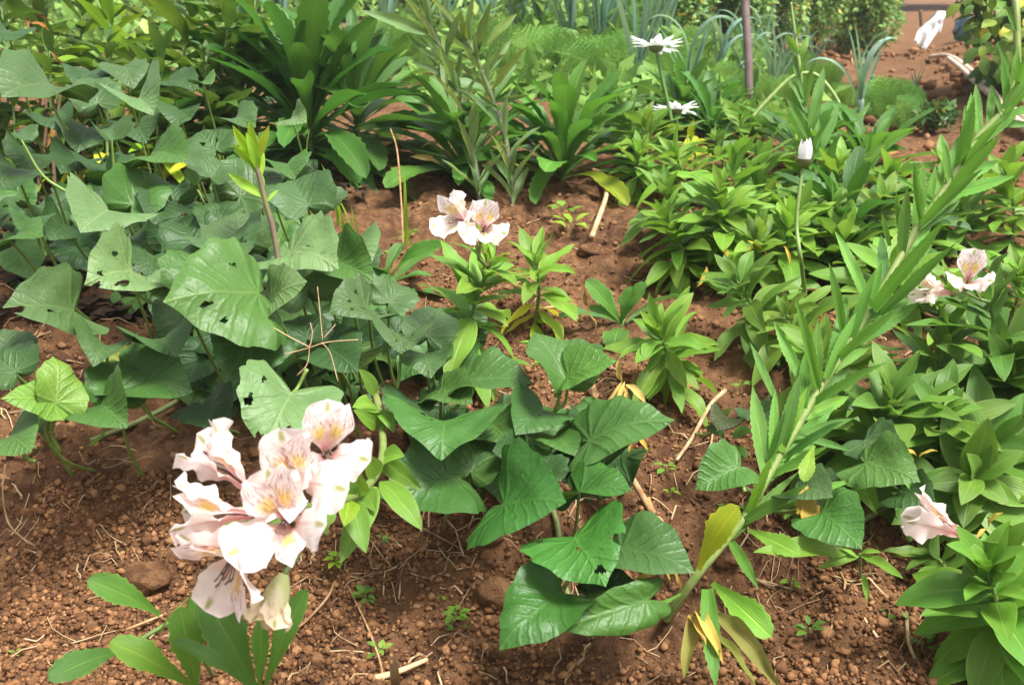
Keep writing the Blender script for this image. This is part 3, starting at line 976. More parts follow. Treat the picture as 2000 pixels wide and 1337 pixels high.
sweet_leaf(B, (300, 500), (290, 540), .085, 1.1, 1, .35, 0, .3, .3, tint=DRK)
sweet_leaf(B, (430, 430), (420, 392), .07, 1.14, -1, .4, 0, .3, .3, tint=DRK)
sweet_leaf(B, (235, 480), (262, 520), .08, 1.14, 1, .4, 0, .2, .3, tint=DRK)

Cc = sp('sweet potato plant with the broadest grey green leaves left of centre', G(470, 700))
sweet_leaf(Cc, (256, 528), (163, 556), .098, 1.02, 1, .3, 0, .42, .3, wr=1.15, style='shoulder', tint=PALE, stalk=(296, 592), holes=[(.55, .28, .13, .07), (.7, -.05, .05, .05), (.25, -.3, .07, .04), (.85, .1, .06, .04)])
sweet_leaf(Cc, (142, 606), (2, 600), .115, .98, 1, .55, -.25, .45, .35, wr=.95, tint=GRY, stalk=(164, 635), holes=[(.85, .05, .12, .05), (.45, .12, .06, .03)])
sweet_leaf(Cc, (207, 674), (181, 718), .085, .96, 1, .45, 0, .5, .5, wr=1.15, tint=GRY, stalk=(220, 720))
sweet_leaf(Cc, (316, 662), (347, 700), .105, .97, 1, .55, 0, .32, .7, wr=1.15, style='shoulder', cup=.4, tint=GRY, stalk=(345, 740))
sweet_leaf(Cc, (505, 572), (312, 590), .125, .97, 1, .45, -.15, -.18, .55, wr=1.05, tint=(1.25, 1.35, 1.1), stalk=(520, 660), holes=[(.62, .10, .06, .03), (.5, .28, .04, .025), (.2, -.3, .04, .03)])
sweet_leaf(Cc, (528, 590), (602, 548), .09, .99, 1, .45, 0, .2, .5, wr=1.0, tint=PALE)
sweet_leaf(Cc, (503, 650), (437, 750), .115, 1.0, 1, .25, 0, .2, .5, wr=.95, tint=(.85, .95, .75), stalk=(520, 740), holes=[(.75, .12, .04, .03)])
sweet_leaf(Cc, (568, 768), (512, 882), .105, .935, 1, .22, 0, .14, .35, wr=1.18, style='shoulder', tint=PALE, stalk=(600, 720), holes=[(.28, .58, .09, .07), (.42, -.45, .09, .05), (.85, -.12, .08, .06), (.05, -.40, .05, .03), (.6, .2, .03, .03)])
sweet_leaf(Cc, (197, 790), (250, 838), .09, .93, 1, .5, .3, .5, .6, wr=1.15, tint=MID, stalk=(176, 870))
sweet_leaf(Cc, (228, 765), (222, 700), .08, .95, -1, .25, .3, .25, .5, wr=1.0, tint=MID)
sweet_leaf(Cc, (262, 745), (382, 766), .085, .97, 1, .5, 0, .4, .6, wr=1.15, tint=MID, stalk=(300, 820))
sweet_leaf(Cc, (240, 735), (262, 670), .07, 1.0, -1, .3, 0, .2, .4, tint=(3.2, 1.7, .8))
sweet_leaf(Cc, (600, 560), (555, 470), .105, 1.08, -1, .35, 0, .15, .4, style='round', tint=PALE)
sweet_leaf(Cc, (565, 492), (664, 526), .115, 1.05, 1, .4, -.2, .3, .4, wr=1.2, style='shoulder', tint=PALE, holes=[(.3, .1, .12, .06), (.65, .1, .05, .05)])
sweet_leaf(Cc, (640, 560), (640, 500), .085, 1.1, -1, .4, 0, .3, .3, tint=GRY)
sweet_leaf(Cc, (662, 512), (733, 551), .085, 1.08, 1, .35, 0, .5, .4, wr=1.1, style='round', tint=MID)
sweet_leaf(Cc, (690, 480), (725, 520), .085, 1.14, 1, .4, 0, .3, .5, wr=1.1, tint=PALE)
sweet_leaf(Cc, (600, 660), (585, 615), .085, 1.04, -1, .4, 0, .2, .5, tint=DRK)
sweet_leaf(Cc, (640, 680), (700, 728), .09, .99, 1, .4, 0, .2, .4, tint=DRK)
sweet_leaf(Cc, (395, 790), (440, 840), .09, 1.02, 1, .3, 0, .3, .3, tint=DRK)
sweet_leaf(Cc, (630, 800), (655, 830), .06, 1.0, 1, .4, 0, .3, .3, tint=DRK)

D = sp('low sweet potato runner at the left edge with bright yellow green leaves', G(60, 880))
sweet_leaf(D, (110, 785), (103, 692), .075, .90, -1, .3, .5, .3, .5, wr=.9, tint=LIM, stalk=(96, 860))
sweet_leaf(D, (108, 788), (0, 778), .075, .90, 1, .6, -.3, .3, .4, wr=.7, tint=LIM, stalk=(118, 880))
sweet_leaf(D, (18, 852), (62, 884), .075, .88, 1, .35, 0, .2, .5, style='round', tint=MID, stalk=(70, 900))
sweet_leaf(D, (28, 725), (-25, 700), .085, .93, -1, .4, 0, .3, .4, tint=GRY, stalk=(86, 765))
sweet_leaf(D, (20, 700), (8, 640), .07, .95, -1, .3, 0, .3, .4, tint=GRY)
sweet_leaf(D, (70, 830), (88, 805), .05, .93, -1, .4, 0, .3, .4, tint=MID)

E_ = sp('sweet potato plant with insect eaten grey leaf above the path of bare soil', G(760, 790))
sweet_leaf(E_, (785, 658), (783, 692), .095, .98, 1, .4, 0, .52, .6, wr=1.3, style='round', tint=GRY, stalk=(775, 760), holes=[(.2, .4, .10, .03), (.25, -.3, .08, .04), (.5, -.2, .04, .03), (.45, .25, .04, .02)])
sweet_leaf(E_, (720, 600), (640, 612), .085, 1.02, 1, .5, 0, .3, .4, tint=GRY, holes=[(.3, .1, .06, .04), (.5, -.1, .05, .03), (.2, -.3, .06, .05), (.6, .12, .04, .04), (.1, .35, .05, .06)])
sweet_leaf(E_, (835, 655), (862, 600), .075, 1.0, -1, .4, 0, .3, .4, tint=GRY)
sweet_leaf(E_, (830, 690), (842, 740), .07, 1.0, 1, .4, 0, .3, .4, tint=GRY)
sweet_leaf(E_, (868, 822), (861, 902), .118, .93, 1, .28, .0, .30, .5, wr=1.30, style='round', cup=.1, tint=(1.05, 1.35, .9), stalk=(900, 880), holes=[(-.05, -.33, .10, .05), (.15, -.2, .04, .03)])
sweet_leaf(E_, (905, 745), (1045, 748), .085, 1.0, 1, .6, -.2, .35, .5, wr=.9, tint=MID, stalk=(880, 800))
sweet_leaf(E_, (860, 760), (925, 790), .075, .99, 1, .5, 0, .3, .5, tint=MID)
sweet_leaf(E_, (893, 934), (738, 972), .115, .92, 1, .5, -.1, .35, .4, wr=1.0, tint=(.85, 1, .8))
sweet_leaf(E_, (920, 920), (945, 856), .075, .93, -1, .3, 0, .3, .4, tint=MID)
sweet_leaf(E_, (960, 830), (1000, 870), .08, .97, 1, .4, 0, .3, .4, tint=MID)
sweet_leaf(E_, (800, 780), (770, 830), .075, .99, 1, .4, 0, .3, .4, tint=DRK)
sweet_leaf(E_, (700, 690), (690, 730), .085, 1.04, 1, .35, 0, .3, .4, tint=(1.5, 1.25, .8))
sweet_leaf(E_, (640, 690), (700, 660), .085, 1.06, 1, .35, 0, .3, .4, tint=DRK)
sweet_leaf(E_, (760, 590), (800, 560), .075, 1.08, -1, .4, 0, .3, .4, tint=GRY)

Fp = sp('sweet potato runner with an upright tent shaped leaf in the centre', G(1090, 905))
sweet_leaf(Fp, (1103, 736), (1040, 648), .095, .97, -1, .4, .45, .35, .25, wr=1.1, tint=(1.2, 1.3, 1.1), stalk=(1082, 806))
sweet_leaf(Fp, (1108, 735), (1208, 704), .082, .968, 1, .5, -.2, .3, .4, wr=.95, tint=(1.35, 1.6, .9), stalk=(1086, 800))
sweet_leaf(Fp, (1152, 860), (1322, 818), .115, .93, 1, .62, 0, .32, .4, wr=.78, style='shoulder', tint=(1.1, 1.3, 1.0), stalk=(1120, 905))
sweet_leaf(Fp, (1060, 800), (1005, 850), .09, .98, 1, .4, 0, .35, .4, wr=1.0, tint=(.9, 1.1, .9))
sweet_leaf(Fp, (1085, 850), (1120, 890), .09, .97, 1, .5, 0, .35, .5, tint=MID)
sweet_leaf(Fp, (1190, 880), (1240, 858), .05, .95, 1, .4, 0, .3, .4, tint=GRY)

H_ = sp('sweet potato runner at the bank foot with glossy deep green leaves', G(1080, 1010))
sweet_leaf(H_, (984, 983), (1108, 980), .105, .87, 1, .38, -.1, .32, .3, wr=1.25, style='round', tint=(.8, 1.2, .75), stalk=(1010, 940))
sweet_leaf(H_, (1122, 1050), (1184, 1147), .105, .84, 1, .28, 0, .25, .35, wr=1.12, style='shoulder', tint=(1.0, 1.55, .85), stalk=(1100, 1150), holes=[(.55, .42, .075, .085), (.78, .04, .06, .06), (.3, -.05, .06, .025), (-.05, -.42, .06, .04)])
sweet_leaf(H_, (1130, 962), (1237, 956), .085, .88, 1, .5, -.35, .4, .4, wr=.95, tint=(.95, 1.3, .8))
sweet_leaf(H_, (1212, 1070), (1362, 1120), .095, .86, 1, .45, -.3, .3, .5, wr=.9, tint=(.95, 1.05, .95), stalk=(1200, 1130))
sweet_leaf(H_, (1092, 1160), (972, 1272), .095, .82, 1, .3, .2, .3, .35, wr=.82, tint=(.85, 1.15, .75), stalk=(1100, 1215))
sweet_leaf(H_, (1186, 1170), (1180, 1108), .06, .85, -1, .4, 0, .1, .3, wr=1.1, tint=(.75, .55, .6), stalk=(1172, 1240))
sweet_leaf(H_, (1150, 1150), (1240, 1132), .06, .85, 1, .5, 0, .3, .3, tint=(.7, .6, .6))
sweet_leaf(H_, (1262, 1172), (1076, 1230), .10, .82, 1, .5, -.5, .55, .25, wr=.45, tint=(.95, 1.2, .75), stalk=(1190, 1238))
sweet_leaf(H_, (1060, 930), (1050, 890), .085, .90, -1, .35, 0, .2, .4, tint=DRK)
sweet_leaf(H_, (1010, 900), (960, 880), .08, .94, 1, .4, 0, .3, .4, tint=DRK)

I_ = sp('sweet potato runner under the leaning stem with small pointed leaves', G(1640, 1040))
sweet_leaf(I_, (1440, 912), (1356, 957), .062, .90, 1, .45, 0, .35, .4, wr=1.0, tint=(1.25, 1.4, 1), stalk=(1455, 960))
sweet_leaf(I_, (1560, 955), (1628, 972), .07, .90, 1, .5, 0, .3, .4, tint=GRY)
sweet_leaf(I_, (1606, 1000), (1685, 1074), .085, .87, 1, .35, 0, .35, .4, wr=.95, tint=(1, 1.3, .9), stalk=(1570, 1020))
sweet_leaf(I_, (1690, 903), (1800, 942), .075, .93, 1, .45, 0, .25, .4, wr=.95, tint=(1.3, 1.4, 1), stalk=(1665, 950))
sweet_leaf(I_, (1690, 860), (1760, 905), .07, .97, 1, .45, 0, .25, .4, tint=GRY)
sweet_leaf(I_, (1470, 800), (1500, 835), .05, 1.0, 1, .45, 0, .3, .4, tint=GRY)
sweet_leaf(I_, (1420, 815), (1400, 842), .05, 1.0, 1, .45, 0, .3, .4, tint=(.9, .6, .7))
sweet_leaf(I_, (1592, 985), (1555, 1002), .035, .882, 1, .3, 0, .2, .2, style='round', wr=1.2, mat=M['yellow_heart'])
sweet_leaf(I_, (1600, 1015), (1582, 1045), .036, .872, 1, .3, 0, .2, .3, style='round', wr=1.2, mat=M['yellow_heart'])
sweet_leaf(I_, (1760, 960), (1830, 990), .07, .98, 1, .4, 0, .3, .4, tint=DRK)

K_ = sp('shaded sweet potato plant high on the left bank among the old stems', G(250, 420))
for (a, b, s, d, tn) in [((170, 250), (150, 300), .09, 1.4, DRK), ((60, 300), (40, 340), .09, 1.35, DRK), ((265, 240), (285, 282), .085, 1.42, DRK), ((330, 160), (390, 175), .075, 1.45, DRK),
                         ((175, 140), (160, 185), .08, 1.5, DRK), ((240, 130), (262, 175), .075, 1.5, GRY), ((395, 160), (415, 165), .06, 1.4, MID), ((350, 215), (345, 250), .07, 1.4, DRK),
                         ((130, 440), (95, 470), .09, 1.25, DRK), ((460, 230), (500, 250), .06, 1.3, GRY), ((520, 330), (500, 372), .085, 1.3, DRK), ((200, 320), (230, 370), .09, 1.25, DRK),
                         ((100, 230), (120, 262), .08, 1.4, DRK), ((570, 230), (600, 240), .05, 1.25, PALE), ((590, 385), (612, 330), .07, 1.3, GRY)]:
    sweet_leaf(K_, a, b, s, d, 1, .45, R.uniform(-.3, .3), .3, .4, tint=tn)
for pl, pts in ((A, [(40, 600), (110, 560), (200, 540), (280, 500)]), (B, [(250, 560), (330, 530), (450, 520), (600, 480)]), (Cc, [(160, 880), (300, 820), (470, 720), (620, 640)]),
                (D, [(-20, 900), (60, 885), (130, 885)]), (E_, [(700, 760), (760, 790), (860, 850), (940, 930)]), (Fp, [(1000, 880), (1090, 900), (1160, 890)]),
                (H_, [(1000, 950), (1080, 1010), (1110, 1180), (1190, 1240)]), (I_, [(1440, 960), (1560, 1020), (1640, 1040), (1760, 990)]), (K_, [(60, 480), (250, 420), (420, 380), (600, 360)])):
    tube('vine_stem', [G(x, y, .006) for x, y in pts], .0032, M['stem'], pl, 7, (1, .8, .8))

# more leaves low in the sweet potato tangle, each on its own stalk
FRR = random.Random(99)
def fill_leaves(plants, n, xr, yr, hr, lr, tn, keep=None):
    for k in range(n):
        px, py = FRR.uniform(*xr), FRR.uniform(*yr)
        if keep and not keep(px, py): continue
        g = G(px, py)
        p = g + Vector((FRR.uniform(-.02, .02), FRR.uniform(-.03, .03), FRR.uniform(*hr)))
        pl = min(plants, key=lambda o: (o.location - g).length)
        az = FRR.uniform(-2.9, -.25)
        d = sph(az, FRR.uniform(-.75, -.05))
        nn = (UP + Vector((FRR.uniform(-.4, .4), FRR.uniform(-.9, -.1), 0))).normalized()
        L = FRR.uniform(*lr)
        place('leaf', FRR.choice(LIB['sweet']), pl, p, d, nn, L, 0, jitter(FRR, FRR.choice(tn)))
        tube('leaf_stalk', [g, g.lerp(p, .55) + Vector((0, .012, 0)), p - nn * .001], (.0019, .0013), M['stem'], pl, 5, (1, 1.05, .75), n=4)
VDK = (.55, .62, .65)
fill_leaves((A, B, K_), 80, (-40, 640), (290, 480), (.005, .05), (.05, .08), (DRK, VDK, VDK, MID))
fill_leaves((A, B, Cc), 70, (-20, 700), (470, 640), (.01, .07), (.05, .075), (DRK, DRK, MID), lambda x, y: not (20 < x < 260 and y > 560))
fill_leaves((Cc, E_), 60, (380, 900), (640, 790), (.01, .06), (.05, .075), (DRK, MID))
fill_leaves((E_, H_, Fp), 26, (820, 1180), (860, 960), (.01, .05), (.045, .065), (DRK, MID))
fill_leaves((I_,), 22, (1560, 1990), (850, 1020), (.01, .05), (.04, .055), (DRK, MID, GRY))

# ================================================================== ALSTROEMERIA SHOOTS
def gz(px, py): return G(px, py)
def upto(base, px, py):
    """point seen at the pixel, straight above the base's distance"""
    return P(px, py, depth_of(base))
def sh(label, b, t, n=26, L=.075, seed=0, tint='alstro', top_near=0.0, **kw):
    base = G(*b)
    top = P(t[0], t[1], depth_of(base) - top_near)
    return shoot('alstroemeria_plant', label, 'alstroemeria', base, top, n, L, tint=TINTS[tint] if isinstance(tint, str) else tint, seed=seed, group=kw.pop('group', 'alstroemeria plants'), **kw)
sh('leafy alstroemeria shoot standing alone on the soil right of centre', (1305, 790), (1312, 655), 40, .058, 1, 'fresh', .06, kind='alstro', t0=.15, el=(-30, 74), lpow=.6)
AM = sh('alstroemeria with yellowing lower leaves on the soil behind the white pair of flowers', (1040, 645), (1052, 500), 24, .070, 2, 'fresh', .04, yellow=7, t0=.1, el=(-20, 72))
AF = sh('alstroemeria carrying the pair of white flowers at centre', (905, 740), (950, 520), 48, .068, 3, 'fresh', .05, t0=.02, el=(-20, 65))
sh('bushy alstroemeria shoot left in the row behind the soil', (1350, 565), (1300, 430), 52, .066, 4, 'fresh', .05, kind='alstro', t0=.15, el=(-15, 70))
sh('tallest bushy alstroemeria shoot beside the yellow leaves and daisy stem', (1400, 560), (1400, 375), 60, .070, 5, 'fresh', .05, t0=.12, el=(-15, 72))
sh('alstroemeria shoot standing on the broken bank below the bushy ones', (1490, 680), (1452, 530), 36, .062, 6, 'alstro', .05, t0=.05, el=(-15, 65))
sh('alstroemeria shoot under the daisy bud', (1570, 520), (1545, 420), 40, .066, 7, 'fresh', .05, t0=.1)
sh('alstroemeria shoot with a yellow edged leaf left of the daisy bud', (1510, 480), (1500, 360), 20, .075, 8, 'alstro', .05, t0=.2)
sh('big leaved alstroemeria at the lower right corner, seen from above', (1940, 1330), (1905, 1165), 44, .070, 9, (1.0, 1.15, .9), .07, kind='alstro_broad', t0=.05, el=(-25, 70), r=.004)
sh('alstroemeria shoot behind the corner plant', (1870, 1140), (1860, 1085), 16, .06, 46, 'alstro', .03, t0=.1)
sh('alstroemeria shoot just above the single fallen flower', (1900, 1010), (1890, 900), 28, .075, 10, 'alstro', .05, t0=.1, kind='alstro_broad')
sh('alstroemeria shoot with pointed tip right of the leaning stem', (1780, 850), (1830, 665), 36, .075, 11, 'alstro', .05, t0=.1)
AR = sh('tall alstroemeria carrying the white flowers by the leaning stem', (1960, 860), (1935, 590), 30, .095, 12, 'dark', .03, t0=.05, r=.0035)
sh('alstroemeria shoot hidden behind the serrated leaves of the leaning stem', (1600, 800), (1605, 665), 28, .072, 13, 'fresh', .04, t0=.1)
sh('sprawling alstroemeria in the thicket right of the leaning stem', (1700, 920), (1760, 800), 30, .078, 14, 'alstro', .05, t0=.1)
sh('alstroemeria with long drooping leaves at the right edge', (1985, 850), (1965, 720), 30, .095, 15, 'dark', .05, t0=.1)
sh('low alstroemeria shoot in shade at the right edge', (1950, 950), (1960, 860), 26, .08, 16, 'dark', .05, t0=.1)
sh('alstroemeria shoot low in the right thicket', (1850, 940), (1840, 830), 30, .078, 17, 'alstro', .05, t0=.05)
sh('alstroemeria shoot between the thicket and the leaning stem foot', (1640, 900), (1660, 835), 22, .06, 18, 'fresh', .04, t0=.05)
sh('upright alstroemeria at the right edge behind the flowers', (1975, 500), (1965, 340), 34, .085, 19, 'fresh', .03, t0=.1)
sh('alstroemeria shoot in front of the path with dark stem', (1880, 500), (1885, 385), 20, .075, 20, 'alstro', .03, t0=.15)
sh('leafy shoot left of the path edge', (1745, 430), (1740, 340), 30, .075, 21, 'fresh', .03, t0=.05)
sh('leafy shoot behind the diagonal stem near the path', (1660, 420), (1655, 330), 26, .08, 22, 'alstro', .03, t0=.05)
sh('low yellowish shoot at the path edge', (1830, 390), (1835, 325), 20, .065, 23, 'pale', .03, t0=.05)
sh('small pale shoot on the far side of the bed', (1265, 345), (1270, 250), 30, .075, 24, 'pale', .03, t0=.1, yellow=4)
sh('small shoot beside the pole foot', (1440, 300), (1438, 235), 22, .075, 25, 'fresh', .03, t0=.1)
sh('yellowed shoot behind the daisy stem', (1355, 350), (1360, 280), 18, .042, 26, (3.2, 1.9, 1.0), .03, t0=.1, kind='ovate')
sh('shoot crowded behind the bushy alstroemeria', (1480, 420), (1490, 300), 28, .08, 27, 'alstro', .03, t0=.1)
sh('green shoot left of the bushy row', (1235, 300), (1240, 240), 18, .07, 28, 'pale', .03, t0=.1)
# filling the bed at right of centre
MS = [((1250, 380), (1245, 300)), ((1330, 480), (1325, 380)), ((1430, 470), (1435, 330)), ((1460, 580), (1475, 450)), ((1530, 560), (1535, 440)), ((1600, 500), (1610, 390)), ((1620, 430), (1630, 330)), ((1700, 500), (1695, 400)), ((1560, 400), (1555, 290)), ((1420, 400), (1425, 270)),
      ((1340, 400), (1335, 310)), ((1660, 560), (1655, 470)), ((1790, 540), (1790, 450)), ((1830, 480), (1825, 390)), ((1750, 620), (1755, 520)), ((1850, 660), (1850, 560)), ((1960, 640), (1965, 540)), ((1250, 330), (1210, 255)), ((1920, 430), (1925, 330)), ((1560, 700), (1555, 620))]
ML = ['shoot at the far left of the bushy row, by the broad rosette', 'shoot tucked in the left bushy alstroemeria', 'shoot just behind the tallest bushy alstroemeria', 'shoot crowded against the foot of the tallest bushy alstroemeria', 'shoot standing right against the bud stem', 'shoot between bud stem and leaning stem', 'shoot behind the daisy bud, towards the path', 'shoot under the upper part of the leaning stem', 'shoot directly behind the daisy bud',
      'shoot behind the yellowed shoot', 'shoot just right of the tall daisy stem', 'shoot in shade left of the leaning stem', 'shoot left of the right hand white flowers', 'shoot above the right hand white flowers', 'shoot just right of the leaning stem, under the flowers', 'shoot right below the right hand white flowers', 'shoot at the right edge level with the flowers', 'pale shoot between rosette and daisy stem', 'shoot at the right edge before the path', 'shoot left of the leaning stem above the broken straw']
for k, (b, t) in enumerate(MS):
    sh(ML[k], b, t, 30, .064 + .012 * (k % 3), 120 + k, ['fresh', 'alstro', 'fresh', 'pale'][k % 4], .03, t0=.08, el=(-20, 72), yellow=k % 3)
# the tall old stand at the top left
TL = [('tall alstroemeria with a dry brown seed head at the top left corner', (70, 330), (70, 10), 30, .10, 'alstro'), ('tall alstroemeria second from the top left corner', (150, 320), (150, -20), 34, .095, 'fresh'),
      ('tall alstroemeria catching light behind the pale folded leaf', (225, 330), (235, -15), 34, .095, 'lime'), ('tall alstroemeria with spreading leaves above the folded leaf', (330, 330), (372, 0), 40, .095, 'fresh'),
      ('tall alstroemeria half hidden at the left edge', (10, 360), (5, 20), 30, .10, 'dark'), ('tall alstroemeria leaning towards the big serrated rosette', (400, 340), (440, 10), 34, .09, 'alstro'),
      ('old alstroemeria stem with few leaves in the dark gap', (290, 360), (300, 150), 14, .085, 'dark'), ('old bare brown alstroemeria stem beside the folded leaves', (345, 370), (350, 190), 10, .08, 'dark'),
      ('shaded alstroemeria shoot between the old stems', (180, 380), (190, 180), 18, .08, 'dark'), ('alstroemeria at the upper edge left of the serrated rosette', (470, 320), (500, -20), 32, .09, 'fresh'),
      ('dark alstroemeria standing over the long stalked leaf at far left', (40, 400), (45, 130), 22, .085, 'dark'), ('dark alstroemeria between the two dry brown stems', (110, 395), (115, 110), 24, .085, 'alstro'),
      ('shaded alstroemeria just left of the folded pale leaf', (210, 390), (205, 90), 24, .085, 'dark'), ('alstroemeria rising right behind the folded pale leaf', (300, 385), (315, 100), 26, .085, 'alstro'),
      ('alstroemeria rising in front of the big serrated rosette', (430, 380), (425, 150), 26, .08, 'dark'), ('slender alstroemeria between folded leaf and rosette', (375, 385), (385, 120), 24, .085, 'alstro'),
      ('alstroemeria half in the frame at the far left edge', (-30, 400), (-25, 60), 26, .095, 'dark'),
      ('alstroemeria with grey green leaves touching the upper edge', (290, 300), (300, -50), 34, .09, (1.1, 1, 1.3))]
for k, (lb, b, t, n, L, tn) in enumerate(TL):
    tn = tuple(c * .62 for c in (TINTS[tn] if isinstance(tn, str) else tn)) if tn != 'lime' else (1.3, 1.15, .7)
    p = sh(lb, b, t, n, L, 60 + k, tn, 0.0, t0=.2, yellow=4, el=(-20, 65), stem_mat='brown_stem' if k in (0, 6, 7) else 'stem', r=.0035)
    if k == 0:
        top = upto(G(*b), 55, 32)
        for a in range(6):
            place('seed_head', R.choice(LIB['dead']), p, top, sph(a, R.uniform(-.6, .3)), UP, .05, 0, (.7, .55, .6))
        tube('stem', [upto(G(*b), 70, 70), top], .002, M['brown_stem'], p)
# old dead stems
for lb, pts in (('dry brown stem leaning in the dark gap at left', [(70, 400), (90, 250), (85, 150)]), ('second dry brown stem in the dark gap at left', [(110, 410), (105, 300), (120, 170)]), ('thick fibrous dead stem behind the folded pale leaf', [(345, 330), (350, 240), (345, 180)]),
                ('reddish dry stem beside the dark gap', [(150, 390), (165, 270), (140, 160)])):
    b = G(*pts[0])
    o = tube('withered_stalk', [b] + [P(x, y, depth_of(b)) for x, y in pts[1:]], (.004, .0025), M['brown_stem'])
    tag(o, lb, 'dry stem', 'dry stems')

# ================================================================== SHASTA DAISY ROSETTES
def ros(label, b, n, L, seed, crown=0.0, **kw):
    return rosette('shasta_daisy_plant', label, 'shasta daisy', G(*b), n, L, seed=seed, crown=crown, group=kw.pop('group', 'shasta daisy plants'), **kw)
ros('large shasta daisy rosette with long dark serrated leaves at top left of centre', (610, 335), 44, .25, 1, .10, el=(-12, 84), tint=(.75, .88, .8))
ros('second large serrated rosette behind at the upper edge', (700, 300), 34, .24, 2, .09, el=(-5, 84))
ros('serrated rosette behind the two grey stalks', (910, 350), 34, .185, 3, .02, el=(12, 80), tint=(1.1, 1.1, .95))
ros('broad leaved serrated rosette right of the grey stalks', (1100, 355), 40, .185, 4, .02, el=(8, 84), tint=(1.1, 1.15, .95), yellow=2)
ros('serrated rosette at the upper edge above the dark leaves', (480, 300), 28, .23, 5, .12, el=(0, 75), tint=(.9, 1, 1))
ros('serrated rosette behind the tall pale weed', (1575, 330), 30, .16, 6, .01, el=(8, 70))
ros('dark serrated rosette in shade behind the daisy bud', (1640, 500), 30, .15, 7, .01, el=(8, 70), tint=(.6, .75, .7))
ros('serrated rosette beside the pole', (1390, 270), 26, .14, 8, .01, el=(10, 70), tint=(1, 1.1, 1))
ros('serrated rosette near the second daisy flower', (1330, 260), 26, .15, 21, .02, el=(20, 80))
ros('serrated rosette left of the path', (1690, 350), 26, .13, 9, .01, el=(8, 70), tint=(1.1, 1.2, 1))
S8 = ros('young serrated plant beside the eaten leaves left of the white pair', (748, 575), 9, .085, 10, .0, el=(10, 50), kind='daisy_broad')
hand_leaf(S8, 'daisy_broad', (752, 560), (860, 482), 1.22, .12, 1, tint=(1.2, 1.3, .9))
S9 = ros('small serrated plant on bare soil behind the upright leaf', (1212, 640), 5, .07, 11, .0, el=(10, 50), kind='daisy_broad')
for tip in ((1145, 548), (1262, 552), (1150, 600), (1235, 560)):
    hand_leaf(S9, 'daisy_broad', (1212, 632), tip, 1.28, None, 1, tint=(1.15, 1.2, 1.1))
# clump at lower left, leaf by leaf
S1 = thing('shasta_daisy_plant', 'young shasta daisy with long toothed leaves under the big flower cluster', 'shasta daisy', G(420, 1330), 'shasta daisy plants')
for a, b, d, L, tn, kd in [((312, 1200), (172, 1132), .80, .062, 'fresh', 'daisy_broad'), ((245, 1268), (95, 1326), .78, .066, 'alstro', 'daisy_broad'), ((372, 1338), (216, 1253), .74, .068, 'lime', 'daisy_broad'),
                           ((384, 1345), (352, 1185), .74, .07, 'fresh', 'daisy_broad'), ((518, 1345), (598, 1150), .73, .085, 'fresh', 'daisy'), ((498, 1345), (400, 1165), .74, .085, 'alstro', 'daisy_broad'),
                           ((492, 1345), (340, 1252), .72, .068, 'alstro', 'daisy'), ((508, 1345), (512, 1205), .73, .06, 'fresh', 'daisy'), ((365, 1210), (376, 1150), .78, .04, 'fresh', 'grass'), ((310, 1240), (370, 1165), .79, .04, 'alstro', 'grass'),
                           ((375, 1300), (385, 1150), .79, .07, 'alstro', 'daisy'), ((330, 1215), (372, 1190), .79, .03, 'fresh', 'grass')]:
    hand_leaf(S1, kd, a, b, d, L, 1, tint=TINTS[tn], up=.4)
tube('leaf_stalk', [P(240, 1268, .78), P(330, 1215, .79)], .0018, M['stem'], S1)
tube('stem', [G(420, 1330), P(380, 1250, .79), P(368, 1190, .79)], .002, M['stem'], S1)

